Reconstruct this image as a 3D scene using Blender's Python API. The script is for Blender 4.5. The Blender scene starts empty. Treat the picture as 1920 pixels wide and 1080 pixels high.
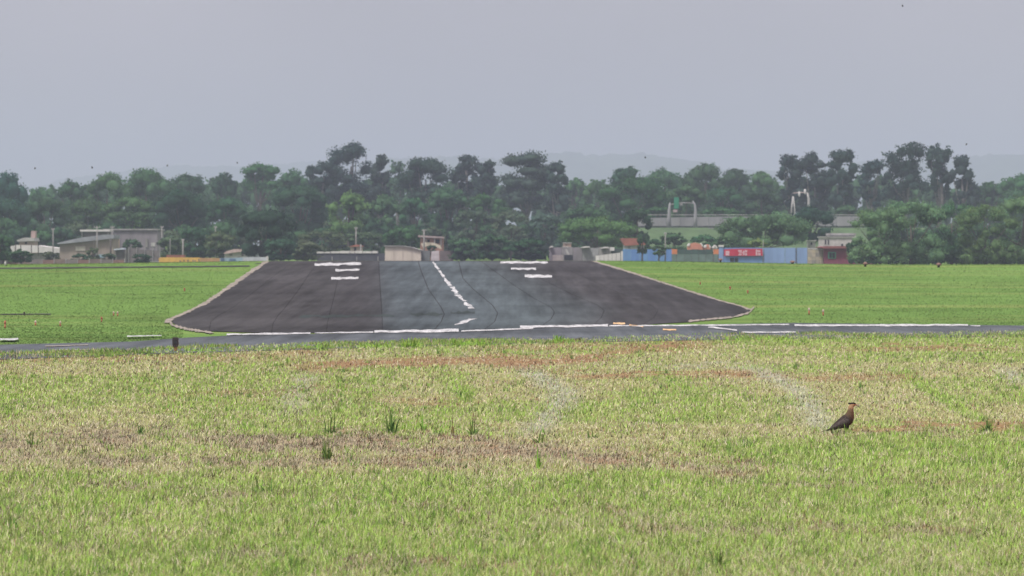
import bpy, math, random
import numpy as np
from mathutils import Vector

scene = bpy.context.scene
COL = scene.collection

# ------------------------------------------------------------------ camera
F = 7300.0          # focal length in photo pixels (1920 wide)
CZ = 2.6            # camera height above the near grass
HY = 485.0          # photo row of the true horizon
cam_data = bpy.data.cameras.new("camera")
cam_data.sensor_width = 36.0
cam_data.lens = 36.0 * F / 1920.0
cam_data.clip_start = 0.5
cam_data.clip_end = 40000.0
cam = bpy.data.objects.new("camera", cam_data)
COL.objects.link(cam)
cam.location = (0, 0, CZ)
cam.rotation_euler = (math.radians(90) - math.atan((540.0 - HY) / F), 0, 0)
scene.camera = cam
cam_data.dof.use_dof = True          # long lens focused on the bird: the far side goes slightly soft
cam_data.dof.focus_distance = 60.0
cam_data.dof.aperture_fstop = 5.6

# ------------------------------------------------------------------ sky, sun
SUN_EL, SUN_AZ = math.radians(60), math.radians(222)
world = bpy.data.worlds.new("World")
scene.world = world
world.use_nodes = True
wn, wl = world.node_tree.nodes, world.node_tree.links
wn.clear()
w_out = wn.new("ShaderNodeOutputWorld")
w_bg = wn.new("ShaderNodeBackground")
w_bg.inputs["Strength"].default_value = 0.10
w_sky = wn.new("ShaderNodeTexSky")
w_sky.sky_type = 'NISHITA'
w_sky.sun_disc = False
w_sky.sun_elevation = SUN_EL
w_sky.sun_rotation = SUN_AZ
w_sky.dust_density = 4.0
# overcast layer: the standard overcast luminance curve, zenith brighter than horizon
w_tc = wn.new("ShaderNodeTexCoord")
w_sep = wn.new("ShaderNodeSeparateXYZ")
wl.new(w_tc.outputs["Generated"], w_sep.inputs[0])
w_max = wn.new("ShaderNodeMath"); w_max.operation = 'MAXIMUM'; w_max.inputs[1].default_value = 0.0
wl.new(w_sep.outputs["Z"], w_max.inputs[0])
w_mad = wn.new("ShaderNodeMath"); w_mad.operation = 'MULTIPLY_ADD'
w_mad.inputs[1].default_value = 2.0; w_mad.inputs[2].default_value = 1.0
wl.new(w_max.outputs[0], w_mad.inputs[0])
# faint broad cloud unevenness
w_noise = wn.new("ShaderNodeTexNoise")
w_noise.inputs["Scale"].default_value = 7.0
w_noise.inputs["Detail"].default_value = 3.0
wl.new(w_tc.outputs["Generated"], w_noise.inputs["Vector"])
w_nm = wn.new("ShaderNodeMapRange")
w_nm.inputs["From Min"].default_value = 0.3; w_nm.inputs["From Max"].default_value = 0.7
w_nm.inputs["To Min"].default_value = 0.90; w_nm.inputs["To Max"].default_value = 1.10
wl.new(w_noise.outputs["Fac"], w_nm.inputs["Value"])
w_mul = wn.new("ShaderNodeMath"); w_mul.operation = 'MULTIPLY'
wl.new(w_mad.outputs[0], w_mul.inputs[0]); wl.new(w_nm.outputs[0], w_mul.inputs[1])
w_col = wn.new("ShaderNodeVectorMath"); w_col.operation = 'SCALE'
w_col.inputs[0].default_value = (3.95, 3.60, 3.80)
wl.new(w_mul.outputs[0], w_col.inputs["Scale"])
w_mix = wn.new("ShaderNodeMix"); w_mix.data_type = 'RGBA'
w_mix.inputs["Factor"].default_value = 0.88
wl.new(w_sky.outputs["Color"], w_mix.inputs[6])
wl.new(w_col.outputs["Vector"], w_mix.inputs[7])
wl.new(w_mix.outputs[2], w_bg.inputs["Color"])
wl.new(w_bg.outputs[0], w_out.inputs["Surface"])

sun_data = bpy.data.lights.new("sun", 'SUN')
sun_data.energy = 3.0
sun_data.angle = math.radians(10)
sun_data.color = (1.0, 0.96, 0.9)
sun = bpy.data.objects.new("sun", sun_data)
COL.objects.link(sun)
sd = Vector((math.sin(SUN_AZ) * math.cos(SUN_EL), math.cos(SUN_AZ) * math.cos(SUN_EL), math.sin(SUN_EL)))
sun.rotation_euler = sd.to_track_quat('Z', 'Y').to_euler()
sun.location = (0, 0, 60)

scene.view_settings.view_transform = 'Standard'
scene.view_settings.look = 'None'
scene.view_settings.exposure = 0.3
scene.view_settings.gamma = 1.0
scene.view_settings.use_curve_mapping = False
scene.render.engine = 'CYCLES'
cy = scene.cycles
cy.max_bounces = 5
cy.diffuse_bounces = 3
cy.glossy_bounces = 2
cy.transmission_bounces = 2
cy.transparent_max_bounces = 4
cy.volume_bounces = 1
cy.use_denoising = True
cy.sample_clamp_indirect = 6.0

# ------------------------------------------------------------------ helpers
R = np.random.default_rng(7)
random.seed(7)

def sstep(a, b, x):
    t = np.clip((np.asarray(x, float) - a) / (b - a), 0, 1)
    return t * t * (3 - 2 * t)

_tabs = {}
def vnoise(x, y, seed=0):
    """smooth value noise, 0..1"""
    if seed not in _tabs:
        _tabs[seed] = np.random.default_rng(1000 + seed).random((256, 256))
    T = _tabs[seed]
    x = np.asarray(x, float); y = np.asarray(y, float)
    xi = np.floor(x).astype(int); yi = np.floor(y).astype(int)
    fx = x - xi; fy = y - yi
    fx = fx * fx * (3 - 2 * fx); fy = fy * fy * (3 - 2 * fy)
    a = T[xi & 255, yi & 255]; b = T[(xi + 1) & 255, yi & 255]
    c = T[xi & 255, (yi + 1) & 255]; d = T[(xi + 1) & 255, (yi + 1) & 255]
    return (a * (1 - fx) + b * fx) * (1 - fy) + (c * (1 - fx) + d * fx) * fy

def fbm(x, y, seed=0, octv=4):
    s = 0.0; a = 0.5; t = 0.0
    for k in range(octv):
        s = s + a * vnoise(x * 2 ** k, y * 2 ** k, seed + k); t += a; a *= 0.5
    return s / t

# ground height: near field flat, then a rise to a crest, a slight fall beyond
_ZY = np.array([-200, 148, 152, 160, 262, 271, 290, 330, 620, 700, 900, 1300, 4000, 9500], float)
_ZZ = np.array([0, 0, 0.03, 0.165, 2.255, 2.405, 2.45, 2.34, 1.85, 2.4, 5.0, 7.0, 12.0, 25.0], float)
def zground(X, Y):
    X = np.asarray(X, float); Y = np.asarray(Y, float)
    z = np.interp(Y, _ZY, _ZZ)
    r = sstep(170, 271, Y)
    d = X * 271.0 / np.maximum(Y, 271.0) + 5.0
    drop = np.where(d > 0, 0.28 * sstep(10, 32, d), 0.27 * sstep(8, 32, -d))
    return z - r * drop

_YS = np.concatenate([np.linspace(20, 150, 1400), np.linspace(150.1, 300, 1500)])
def ghit(x, y):
    """ground point that shows at photo pixel (x, y)"""
    X = (x - 960.0) / F * _YS
    yy = HY + F * (CZ - zground(X, _YS)) / _YS
    i = int(np.argmax(yy <= y))
    if not (yy <= y).any():
        i = int(np.argmin(yy))
    if i > 0:
        t = (yy[i - 1] - y) / max(1e-9, yy[i - 1] - yy[i]); t = min(1, max(0, t))
        Yv = _YS[i - 1] + t * (_YS[i] - _YS[i - 1])
    else:
        Yv = _YS[0]
    Xv = (x - 960.0) / F * Yv
    return float(Xv), float(Yv), float(zground(Xv, Yv))

def PX(x, Y): return (x - 960.0) / F * Y
def PZ(y, Y): return CZ + (HY - y) / F * Y

def mesh_np(name, verts, faces, cols=None, smooth=False):
    """fast mesh from arrays; faces is (n,k)"""
    me = bpy.data.meshes.new(name)
    verts = np.ascontiguousarray(verts, np.float32); faces = np.ascontiguousarray(faces, np.int32)
    n, k = faces.shape
    me.vertices.add(len(verts)); me.vertices.foreach_set("co", verts.ravel())
    me.loops.add(n * k); me.loops.foreach_set("vertex_index", faces.ravel())
    me.polygons.add(n)
    me.polygons.foreach_set("loop_start", np.arange(0, n * k, k, dtype=np.int32))
    if smooth:
        me.polygons.foreach_set("use_smooth", np.ones(n, bool))
    me.update(calc_edges=True)
    if cols is not None:
        at = me.attributes.new("Col", 'FLOAT_COLOR', 'POINT')
        c4 = np.ones((len(verts), 4), np.float32); c4[:, :3] = cols
        at.data.foreach_set("color", c4.ravel())
    return me

def link(name, me, mat=None, parent=None, loc=None):
    o = bpy.data.objects.new(name, me)
    COL.objects.link(o)
    if mat is not None and me is not None:
        me.materials.append(mat)
    if parent is not None:
        o.parent = parent
    if loc is not None:
        o.location = loc
    return o

def tag(o, label=None, cat=None, group=None, kind=None):
    if label: o["label"] = label
    if cat: o["category"] = cat
    if group: o["group"] = group
    if kind: o["kind"] = kind
    return o

def thing(name, loc, label, cat, group=None):
    o = bpy.data.objects.new(name, None)
    o.empty_display_size = 0.3
    COL.objects.link(o)
    o.location = loc
    return tag(o, label, cat, group)

class MB:
    """collects shapes in world coordinates and links them as one mesh object"""
    def __init__(s): s.v = []; s.f = []
    def poly(s, pts):
        b = len(s.v); s.v += [tuple(p) for p in pts]; s.f.append(list(range(b, b + len(pts))))
        return s
    def hexa(s, p):
        b = len(s.v); s.v += [tuple(q) for q in p]
        for f in ((0, 3, 2, 1), (4, 5, 6, 7), (0, 1, 5, 4), (1, 2, 6, 5), (2, 3, 7, 6), (3, 0, 4, 7)):
            s.f.append([b + i for i in f])
        return s
    def box(s, x0, x1, y0, y1, z0, z1):
        return s.hexa([(x0, y0, z0), (x1, y0, z0), (x1, y1, z0), (x0, y1, z0),
                       (x0, y0, z1), (x1, y0, z1), (x1, y1, z1), (x0, y1, z1)])
    def prism(s, prof, y0, y1):
        """extrude an x,z outline along y"""
        b = len(s.v); n = len(prof)
        s.v += [(x, y0, z) for x, z in prof] + [(x, y1, z) for x, z in prof]
        s.f.append([b + i for i in range(n)])
        s.f.append([b + n + i for i in reversed(range(n))])
        for i in range(n):
            j = (i + 1) % n
            s.f.append([b + j, b + i, b + n + i, b + n + j])
        return s
    def tube(s, pts, rad, n=8, cap=True):
        pts = [Vector(p) for p in pts]
        if not hasattr(rad, '__len__'): rad = [rad] * len(pts)
        b = len(s.v)
        for i, p in enumerate(pts):
            t = (pts[min(i + 1, len(pts) - 1)] - pts[max(i - 1, 0)]).normalized()
            a = t.cross(Vector((0.31, 0.95, 0.02)))
            if a.length < 0.05: a = t.cross(Vector((1, 0, 0)))
            a.normalize(); c = t.cross(a)
            for k in range(n):
                an = 2 * math.pi * k / n
                q = p + (a * math.cos(an) + c * math.sin(an)) * rad[i]
                s.v.append(tuple(q))
        for i in range(len(pts) - 1):
            for k in range(n):
                j = (k + 1) % n
                s.f.append([b + i * n + k, b + i * n + j, b + (i + 1) * n + j, b + (i + 1) * n + k])
        if cap:
            s.f.append([b + k for k in reversed(range(n))])
            e = b + (len(pts) - 1) * n
            s.f.append([e + k for k in range(n)])
        return s
    def build(s, name, mat, parent=None, smooth=False, label=None):
        off = Vector((0, 0, 0))
        if parent is not None:
            p = parent
            while p is not None:
                off += p.location; p = p.parent
        me = bpy.data.meshes.new(name)
        me.from_pydata([(v[0] - off.x, v[1] - off.y, v[2] - off.z) for v in s.v], [], s.f)
        if smooth:
            me.polygons.foreach_set("use_smooth", [True] * len(me.polygons))
        me.update()
        o = link(name, me, mat, parent)
        if label: o["label"] = label
        return o

# ------------------------------------------------------------------ materials
def new_mat(name):
    m = bpy.data.materials.new(name); m.use_nodes = True
    nt = m.node_tree; nt.nodes.clear()
    out = nt.nodes.new("ShaderNodeOutputMaterial")
    return m, nt, out

_mats = {}
def mat(name, col, rough=0.85, var=0.18, scale=1.5, streak=0.0, spec=0.3):
    """painted or masonry surface with blotchy wear"""
    if name in _mats: return _mats[name]
    m, nt, out = new_mat(name)
    p = nt.nodes.new("ShaderNodeBsdfPrincipled")
    p.inputs["Roughness"].default_value = rough
    p.inputs["Specular IOR Level"].default_value = spec
    geo = nt.nodes.new("ShaderNodeNewGeometry")
    mp = nt.nodes.new("ShaderNodeMapping")
    mp.inputs["Scale"].default_value = (scale, scale, scale * (0.25 if streak else 1.0))
    nt.links.new(geo.outputs["Position"], mp.inputs["Vector"])
    no = nt.nodes.new("ShaderNodeTexNoise")
    no.inputs["Scale"].default_value = 1.0; no.inputs["Detail"].default_value = 6.0; no.inputs["Roughness"].default_value = 0.65
    nt.links.new(mp.outputs[0], no.inputs["Vector"])
    rp = nt.nodes.new("ShaderNodeValToRGB")
    rp.color_ramp.elements[0].position = 0.3; rp.color_ramp.elements[1].position = 0.7
    d = 1 - var * 1.4; u = 1 + var
    rp.color_ramp.elements[0].color = (col[0] * d, col[1] * d, col[2] * d, 1)
    rp.color_ramp.elements[1].color = (min(1, col[0] * u), min(1, col[1] * u), min(1, col[2] * u), 1)
    nt.links.new(no.outputs["Fac"], rp.inputs["Fac"])
    nt.links.new(rp.outputs[0], p.inputs["Base Color"])
    nt.links.new(p.outputs[0], out.inputs["Surface"])
    _mats[name] = m
    return m

def leaf_mat(name, transl=0.35, gain=1.0):
    """vertex-coloured foliage: diffuse with some light let through"""
    m, nt, out = new_mat(name)
    at = nt.nodes.new("ShaderNodeAttribute"); at.attribute_name = "Col"
    df = nt.nodes.new("ShaderNodeBsdfDiffuse"); tr = nt.nodes.new("ShaderNodeBsdfTranslucent")
    mx = nt.nodes.new("ShaderNodeMixShader"); mx.inputs[0].default_value = transl
    nt.links.new(at.outputs["Color"], df.inputs["Color"])
    nt.links.new(at.outputs["Color"], tr.inputs["Color"])
    nt.links.new(df.outputs[0], mx.inputs[1]); nt.links.new(tr.outputs[0], mx.inputs[2])
    nt.links.new(mx.outputs[0], out.inputs["Surface"])
    return m

M_LEAF = leaf_mat("leaf", 0.3)
def blade_mat(name, own=0.4):
    """grass blades: shaded like the sward they make up, blade normals bent towards the sky"""
    m, nt, out = new_mat(name)
    at = nt.nodes.new("ShaderNodeAttribute"); at.attribute_name = "Col"
    geo = nt.nodes.new("ShaderNodeNewGeometry")
    ad = nt.nodes.new("ShaderNodeVectorMath"); ad.operation = 'MULTIPLY_ADD'
    ad.inputs[1].default_value = (own, own, own); ad.inputs[2].default_value = (0, 0, 0.8)
    nt.links.new(geo.outputs["Normal"], ad.inputs[0])
    nz = nt.nodes.new("ShaderNodeVectorMath"); nz.operation = 'NORMALIZE'
    nt.links.new(ad.outputs[0], nz.inputs[0])
    df = nt.nodes.new("ShaderNodeBsdfDiffuse"); tr = nt.nodes.new("ShaderNodeBsdfTranslucent")
    nt.links.new(nz.outputs[0], df.inputs["Normal"])
    mx = nt.nodes.new("ShaderNodeMixShader"); mx.inputs[0].default_value = 0.2
    nt.links.new(at.outputs["Color"], df.inputs["Color"]); nt.links.new(at.outputs["Color"], tr.inputs["Color"])
    nt.links.new(df.outputs[0], mx.inputs[1]); nt.links.new(tr.outputs[0], mx.inputs[2])
    nt.links.new(mx.outputs[0], out.inputs["Surface"])
    return m
M_BLADE = blade_mat("grass_blade")
M_SWARD = blade_mat("sward_blade", 0.12)
M_BARK = mat("bark", (0.10, 0.085, 0.07), 0.95, 0.3, 3)
M_PALEBARK = mat("pale_bark", (0.15, 0.14, 0.13), 0.9, 0.3, 3)
# ------------------------------------------------------------------ ground cover layout (what grows or lies where)
def band(x, y, pts, half, endfade=60):
    """a mown swath lying across the field: 1 at its middle, 0 outside"""
    xs = [p[0] for p in pts]; ys = [p[1] for p in pts]
    d = np.abs(y - np.interp(x, xs, ys)) / half
    return np.clip(1.35 - d, 0, 1) * sstep(xs[0] - endfade, xs[0] + endfade, x) * (1 - sstep(xs[-1] - endfade, xs[-1] + endfade, x))

def track(x, y, pts, half, endfade=12):
    """a wheel track or strip leading away from the viewer"""
    ys = [p[1] for p in pts]; xs = [p[0] for p in pts]
    d = np.abs(x - np.interp(y, ys, xs)) / half
    return np.clip(1.4 - d, 0, 1) * sstep(ys[0] - endfade, ys[0] + endfade, y) * (1 - sstep(ys[-1] - endfade, ys[-1] + endfade, y))

def cover(X, Y):
    """straw, soil, green, grey weights for field points"""
    x = 960 + F * X / Y; y = HY + F * CZ / Y
    n1 = fbm(X * 0.9, Y * 0.35, 11); n2 = fbm(X * 3.1, Y * 1.3, 21); n3 = fbm(X * 0.3, Y * 0.12, 31)
    n4 = fbm(X * 0.55, Y * 0.5, 41)
    wy = y + (n2 - 0.5) * 26 + (n1 - 0.5) * 18
    wx = x + (n2 - 0.5) * 40
    straw = band(x, wy, [(-200, 838), (0, 840), (150, 826), (330, 812), (450, 826), (560, 838), (700, 828), (900, 842), (1100, 858), (1250, 868), (1420, 882)], 19)
    straw = np.maximum(straw, 0.75 * band(x, wy, [(-200, 862), (0, 866), (300, 862), (620, 868), (900, 872)], 11))
    straw = np.maximum(straw, 0.55 * band(x, wy, [(-200, 905), (20, 908), (200, 912), (520, 930), (640, 938), (900, 960), (1150, 958), (1300, 990), (1700, 996), (1900, 1010)], 7))
    straw = np.maximum(straw, 0.7 * band(x, wy, [(1180, 990), (1400, 1000), (1560, 988), (1700, 1000)], 10))
    straw = np.maximum(straw, 0.55 * band(x, wy, [(600, 1062), (800, 1060), (1100, 1075), (1300, 1058)], 10))
    straw = np.maximum(straw, 0.6 * band(x, wy, [(1330, 908), (1560, 912), (1900, 916)], 5))
    straw = np.maximum(straw, 0.5 * band(x, wy, [(0, 1015), (200, 1035), (420, 1040), (560, 1050)], 12))
    straw = np.maximum(straw, 0.6 * band(x, wy, [(1540, 815), (1680, 808), (1800, 815)], 6))
    patch = 0.30 + 0.8 * sstep(0.40, 0.62, fbm(X * 1.6, Y * 0.5, 141))
    straw = straw * patch
    soil = band(x, wy, [(560, 690), (750, 680), (900, 674), (1000, 682), (1100, 672), (1200, 652), (1320, 645)], 10)
    soil = np.maximum(soil, 0.9 * band(x, wy, [(1050, 706), (1200, 700), (1400, 702), (1480, 706)], 5))
    soil = np.maximum(soil, 0.9 * band(x, wy, [(1590, 655), (1720, 652), (1880, 657)], 5))
    soil = np.maximum(soil, 1.0 * band(x, wy, [(1590, 803), (1750, 800), (1960, 801)], 5))
    soil = np.maximum(soil, 0.7 * band(x, wy, [(1480, 711), (1600, 708), (1720, 707)], 6))
    soil = np.maximum(soil, 0.6 * band(x, wy, [(720, 757), (860, 752)], 5))
    soil = np.maximum(soil, 0.55 * band(x, wy, [(-100, 672), (200, 670), (420, 672), (640, 660)], 8))
    soil = np.maximum(soil, 0.6 * band(x, wy, [(900, 655), (1100, 648), (1320, 640)], 6))
    soil = np.maximum(soil, 0.45 * band(x, wy, [(300, 742), (500, 738), (640, 728)], 6))
    soil = np.maximum(soil, 0.6 * np.clip(straw * 2, 0, 1) * sstep(0.50, 0.66, n2) * sstep(560, 800, x))
    green = track(wx, y, [(1680, 690), (1740, 730), (1800, 765), (1865, 806)], 20)
    green = np.maximum(green, 0.9 * track(wx, y, [(1230, 688), (1290, 735), (1325, 790)], 18))
    green = np.maximum(green, 0.9 * track(wx, y, [(840, 700), (870, 745), (800, 795)], 26))
    green = np.maximum(green, 0.7 * track(wx, y, [(385, 735), (400, 765)], 30))
    green = np.maximum(green, 0.9 * track(wx, y, [(5, 735), (10, 775)], 35))
    edge = edge_y(x)
    green = np.maximum(green, sstep(0.38, 0.6, n1) * np.clip(1.2 - np.abs(y - edge - 6) / 10, 0, 1) * 0.95)
    green = np.maximum(green, 0.9 * band(x, wy, [(1330, 640), (1500, 640), (1700, 641), (1960, 641)], 9))
    green = np.maximum(green, 0.75 * band(x, wy, [(1380, 664), (1550, 662), (1960, 668)], 5))
    green = np.maximum(green, 0.75 * sstep(808, 835, y) * (1 - sstep(868, 910, y)) * sstep(1220, 1420, x))
    green = np.maximum(green, 0.62 * sstep(870, 905, wy))
    green = np.maximum(green, 0.5 * sstep(0.45, 0.62, n3) )
    grey = track(wx, y, [(1420, 690), (1500, 735), (1545, 806)], 26)
    grey = np.maximum(grey, track(wx, y, [(985, 692), (1055, 735), (1045, 765), (1000, 812)], 28))
    grey = np.maximum(grey, 0.8 * band(x, wy, [(1200, 690), (1330, 684), (1450, 690)], 4))
    grey = np.maximum(grey, 0.8 * track(wx, y, [(1880, 690), (1925, 720)], 24))
    grey = np.maximum(grey, 0.6 * track(wx, y, [(575, 700), (560, 740), (540, 780)], 28))
    green = green * (1 - 0.8 * straw) * (1 - 0.7 * soil) * (1 - 0.8 * grey)
    return straw, soil, green, grey, n1, n2, n4

_edge = [(-200, 669), (0, 666), (330, 654), (700, 643), (1050, 635), (1300, 630), (1450, 628), (1920, 624), (2150, 622)]
def edge_y(x):
    return np.interp(x, [p[0] for p in _edge], [p[1] for p in _edge])

C_STRAW = np.array([0.46, 0.38, 0.25]); C_SOIL = np.array([0.23, 0.125, 0.078])
C_GREEN = np.array([0.20, 0.36, 0.055]); C_MID = np.array([0.33, 0.35, 0.14]); C_GREY = np.array([0.33, 0.36, 0.28])

def soil_color(X, Y):
    straw, soil, green, grey, n1, n2, n4 = cover(X, Y)
    base = np.outer(0.85 + 0.3 * n2, np.array([0.24, 0.235, 0.10]))
    def mixc(b, c, w): return b * (1 - w[:, None]) + np.asarray(c) * w[:, None]
    c = mixc(base, np.array([0.16, 0.22, 0.055]), np.clip(green, 0, 1))
    c = mixc(c, np.array([0.31, 0.25, 0.17]), np.clip(straw, 0, 1) * 0.9)
    c = mixc(c, C_SOIL, np.clip(soil, 0, 1) * 0.8)
    c = mixc(c, np.array([0.27, 0.28, 0.22]), np.clip(grey, 0, 1) * 0.8)
    return c

# ------------------------------------------------------------------ ground: one sheet out to the hills
gy = np.unique(np.concatenate([np.arange(-40, 24, 8.0), np.geomspace(24, 150, 420), np.arange(150, 300, 0.75),
                               np.linspace(300, 1300, 90), np.geomspace(1300, 9500, 26)]))
gt = np.linspace(-1, 1, 181)
GY, GT = np.meshgrid(gy, gt, indexing='ij')
GX = GT * (14 + 0.16 * np.maximum(GY, 0) + 0.02 * np.maximum(GY - 300, 0)) * np.where(np.abs(GT) > 0.92, 1 + 14 * (np.abs(GT) - 0.92), 1)
GZ = zground(GX, GY)
nearm = (1 - sstep(84, 94, GY))
GZ = GZ + nearm * (fbm(GX * 0.7, GY * 0.7, 51) - 0.5) * 0.05
Xf, Yf, Zf = GX.ravel(), GY.ravel(), GZ.ravel()
gc = np.empty((Xf.size, 3))
nf = Yf < 150
Ys = np.maximum(Yf, 20)
gc[:] = soil_color(Xf, Ys)
# field beyond the taxiway: lusher, evenly mown
def far_green(X, Y):
    a = fbm(X * 0.10, Y * 0.05, 61)[:, None]; b = fbm(X * 0.6, Y * 0.15, 71)[:, None]; s = fbm(X * 0.04, Y * 0.35, 81)[:, None]
    c = np.array([0.118, 0.200, 0.055]) * (0.72 + 0.42 * a + 0.14 * b)
    d_ = fbm(X * 0.22, Y * 0.5, 181)[:, None]
    c = c * (1 - 0.20 * sstep(0.54, 0.74, d_)) + np.array([0.06, 0.022, 0.018]) * sstep(0.52, 0.75, s) * 0.8
    return c
fg = far_green(Xf, Yf)
px_ = 960 + F * Xf / Ys; py_ = HY + F * (CZ - Zf) / Ys
inner = (Yf > 95) & (py_ < edge_y(px_) - 6)
inner |= Yf > 150
gc[inner] = fg[inner]
yn = len(gy); xn = len(gt)
idx = np.arange(yn * xn).reshape(yn, xn)
gf = np.stack([idx[:-1, :-1], idx[:-1, 1:], idx[1:, 1:], idx[1:, :-1]], -1).reshape(-1, 4)
me = mesh_np("ground", np.stack([Xf, Yf, Zf], -1), gf, gc, smooth=True)
m, nt, out = new_mat("field_soil")
at = nt.nodes.new("ShaderNodeAttribute"); at.attribute_name = "Col"
geo = nt.nodes.new("ShaderNodeNewGeometry")
no = nt.nodes.new("ShaderNodeTexNoise"); no.inputs["Scale"].default_value = 9.0; no.inputs["Detail"].default_value = 5.0
nt.links.new(geo.outputs["Position"], no.inputs["Vector"])
mr = nt.nodes.new("ShaderNodeMapRange"); mr.inputs["From Min"].default_value = 0.3; mr.inputs["From Max"].default_value = 0.7
mr.inputs["To Min"].default_value = 0.82; mr.inputs["To Max"].default_value = 1.2
nt.links.new(no.outputs["Fac"], mr.inputs["Value"])
sc_ = nt.nodes.new("ShaderNodeVectorMath"); sc_.operation = 'SCALE'
nt.links.new(at.outputs["Color"], sc_.inputs[0]); nt.links.new(mr.outputs[0], sc_.inputs["Scale"])
df = nt.nodes.new("ShaderNodeBsdfDiffuse"); df.inputs["Roughness"].default_value = 1.0
nt.links.new(sc_.outputs[0], df.inputs["Color"]); nt.links.new(df.outputs[0], out.inputs["Surface"])
M_GROUND = m
tag(link("ground", me, M_GROUND), kind="structure")

# ------------------------------------------------------------------ pavements
def asphalt(name, c0, c1, rough=0.95, attr=False):
    m, nt, out = new_mat(name)
    p = nt.nodes.new("ShaderNodeBsdfPrincipled"); p.inputs["Roughness"].default_value = rough
    p.inputs["Specular IOR Level"].default_value = 0.04
    geo = nt.nodes.new("ShaderNodeNewGeometry")
    n1 = nt.nodes.new("ShaderNodeTexNoise"); n1.inputs["Scale"].default_value = 0.35; n1.inputs["Detail"].default_value = 8; n1.inputs["Roughness"].default_value = 0.7
    mp = nt.nodes.new("ShaderNodeMapping"); mp.inputs["Scale"].default_value = (3.0, 0.35, 1)
    nt.links.new(geo.outputs["Position"], mp.inputs["Vector"]); nt.links.new(mp.outputs[0], n1.inputs["Vector"])
    rp = nt.nodes.new("ShaderNodeValToRGB")
    rp.color_ramp.elements[0].position = 0.32; rp.color_ramp.elements[1].position = 0.68
    rp.color_ramp.elements[0].color = (*c0, 1); rp.color_ramp.elements[1].color = (*c1, 1)
    nt.links.new(n1.outputs["Fac"], rp.inputs["Fac"])
    # rubber streaks along the run, and broad uneven weathering
    m2 = nt.nodes.new("ShaderNodeMapping"); m2.inputs["Scale"].default_value = (1.6, 0.035, 1); m2.inputs["Rotation"].default_value = (0, 0, 0.03)
    nt.links.new(geo.outputs["Position"], m2.inputs["Vector"])
    n2 = nt.nodes.new("ShaderNodeTexNoise"); n2.inputs["Scale"].default_value = 1.0; n2.inputs["Detail"].default_value = 5; n2.inputs["Roughness"].default_value = 0.6
    nt.links.new(m2.outputs[0], n2.inputs["Vector"])
    n3 = nt.nodes.new("ShaderNodeTexNoise"); n3.inputs["Scale"].default_value = 0.06; n3.inputs["Detail"].default_value = 3
    nt.links.new(geo.outputs["Position"], n3.inputs["Vector"])
    ad = nt.nodes.new("ShaderNodeMath"); ad.operation = 'ADD'
    nt.links.new(n2.outputs["Fac"], ad.inputs[0]); nt.links.new(n3.outputs["Fac"], ad.inputs[1])
    mr = nt.nodes.new("ShaderNodeMapRange"); mr.inputs["From Min"].default_value = 0.7; mr.inputs["From Max"].default_value = 1.3
    mr.inputs["To Min"].default_value = 0.56; mr.inputs["To Max"].default_value = 1.44
    nt.links.new(ad.outputs[0], mr.inputs["Value"])
    sv = nt.nodes.new("ShaderNodeVectorMath"); sv.operation = 'SCALE'
    nt.links.new(rp.outputs[0], sv.inputs[0]); nt.links.new(mr.outputs[0], sv.inputs["Scale"])
    if attr:
        at = nt.nodes.new("ShaderNodeAttribute"); at.attribute_name = "Col"
        ml = nt.nodes.new("ShaderNodeVectorMath"); ml.operation = 'MULTIPLY'
        nt.links.new(at.outputs["Color"], ml.inputs[0]); nt.links.new(sv.outputs[0], ml.inputs[1])
        sv = ml
    nt.links.new(sv.outputs[0], p.inputs["Base Color"])
    nt.links.new(p.outputs[0], out.inputs["Surface"])
    return m

A_SEAM = asphalt("asphalt_seam", (0.022, 0.021, 0.022), (0.034, 0.032, 0.033))
A_WARM = [asphalt("asphalt_warm_%d" % i, (a * 1.0, a * 0.94, a * 0.95), (b * 1.0, b * 0.94, b * 0.95)) for i, (a, b) in enumerate([(0.036, 0.054), (0.041, 0.060), (0.033, 0.050)])]
A_BLUE = [asphalt("asphalt_blue_%d" % i, (a * 0.84, a, a * 1.10), (b * 0.84, b, b * 1.10)) for i, (a, b) in enumerate([(0.060, 0.084), (0.070, 0.095), (0.046, 0.068)])]
A_TAXI = asphalt("asphalt_taxiway", (0.060, 0.068, 0.077), (0.098, 0.107, 0.118))
m, nt, out = new_mat("worn_white_paint")
pb = nt.nodes.new("ShaderNodeBsdfPrincipled"); pb.inputs["Roughness"].default_value = 0.9; pb.inputs["Specular IOR Level"].default_value = 0.05
geo = nt.nodes.new("ShaderNodeNewGeometry"); mp = nt.nodes.new("ShaderNodeMapping"); mp.inputs["Scale"].default_value = (4.5, 0.7, 1)
nt.links.new(geo.outputs["Position"], mp.inputs["Vector"])
no = nt.nodes.new("ShaderNodeTexNoise"); no.inputs["Scale"].default_value = 1.0; no.inputs["Detail"].default_value = 8; no.inputs["Roughness"].default_value = 0.75
nt.links.new(mp.outputs[0], no.inputs["Vector"])
rp = nt.nodes.new("ShaderNodeValToRGB")
rp.color_ramp.elements[0].position = 0.38; rp.color_ramp.elements[0].color = (0.20, 0.20, 0.205, 1)
rp.color_ramp.elements[1].position = 0.60; rp.color_ramp.elements[1].color = (0.62, 0.62, 0.63, 1)
nt.links.new(no.outputs["Fac"], rp.inputs["Fac"]); nt.links.new(rp.outputs[0], pb.inputs["Base Color"]); nt.links.new(pb.outputs[0], out.inputs["Surface"])
M_PAINT = m
M_OPAINT = mat("faded_orange_paint", (0.62, 0.40, 0.2), 0.7, 0.25, 1.5)
M_GRAVEL = mat("pale_gravel", (0.27, 0.24, 0.205), 0.95, 0.5, 2.5, 0, 0.05)

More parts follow.
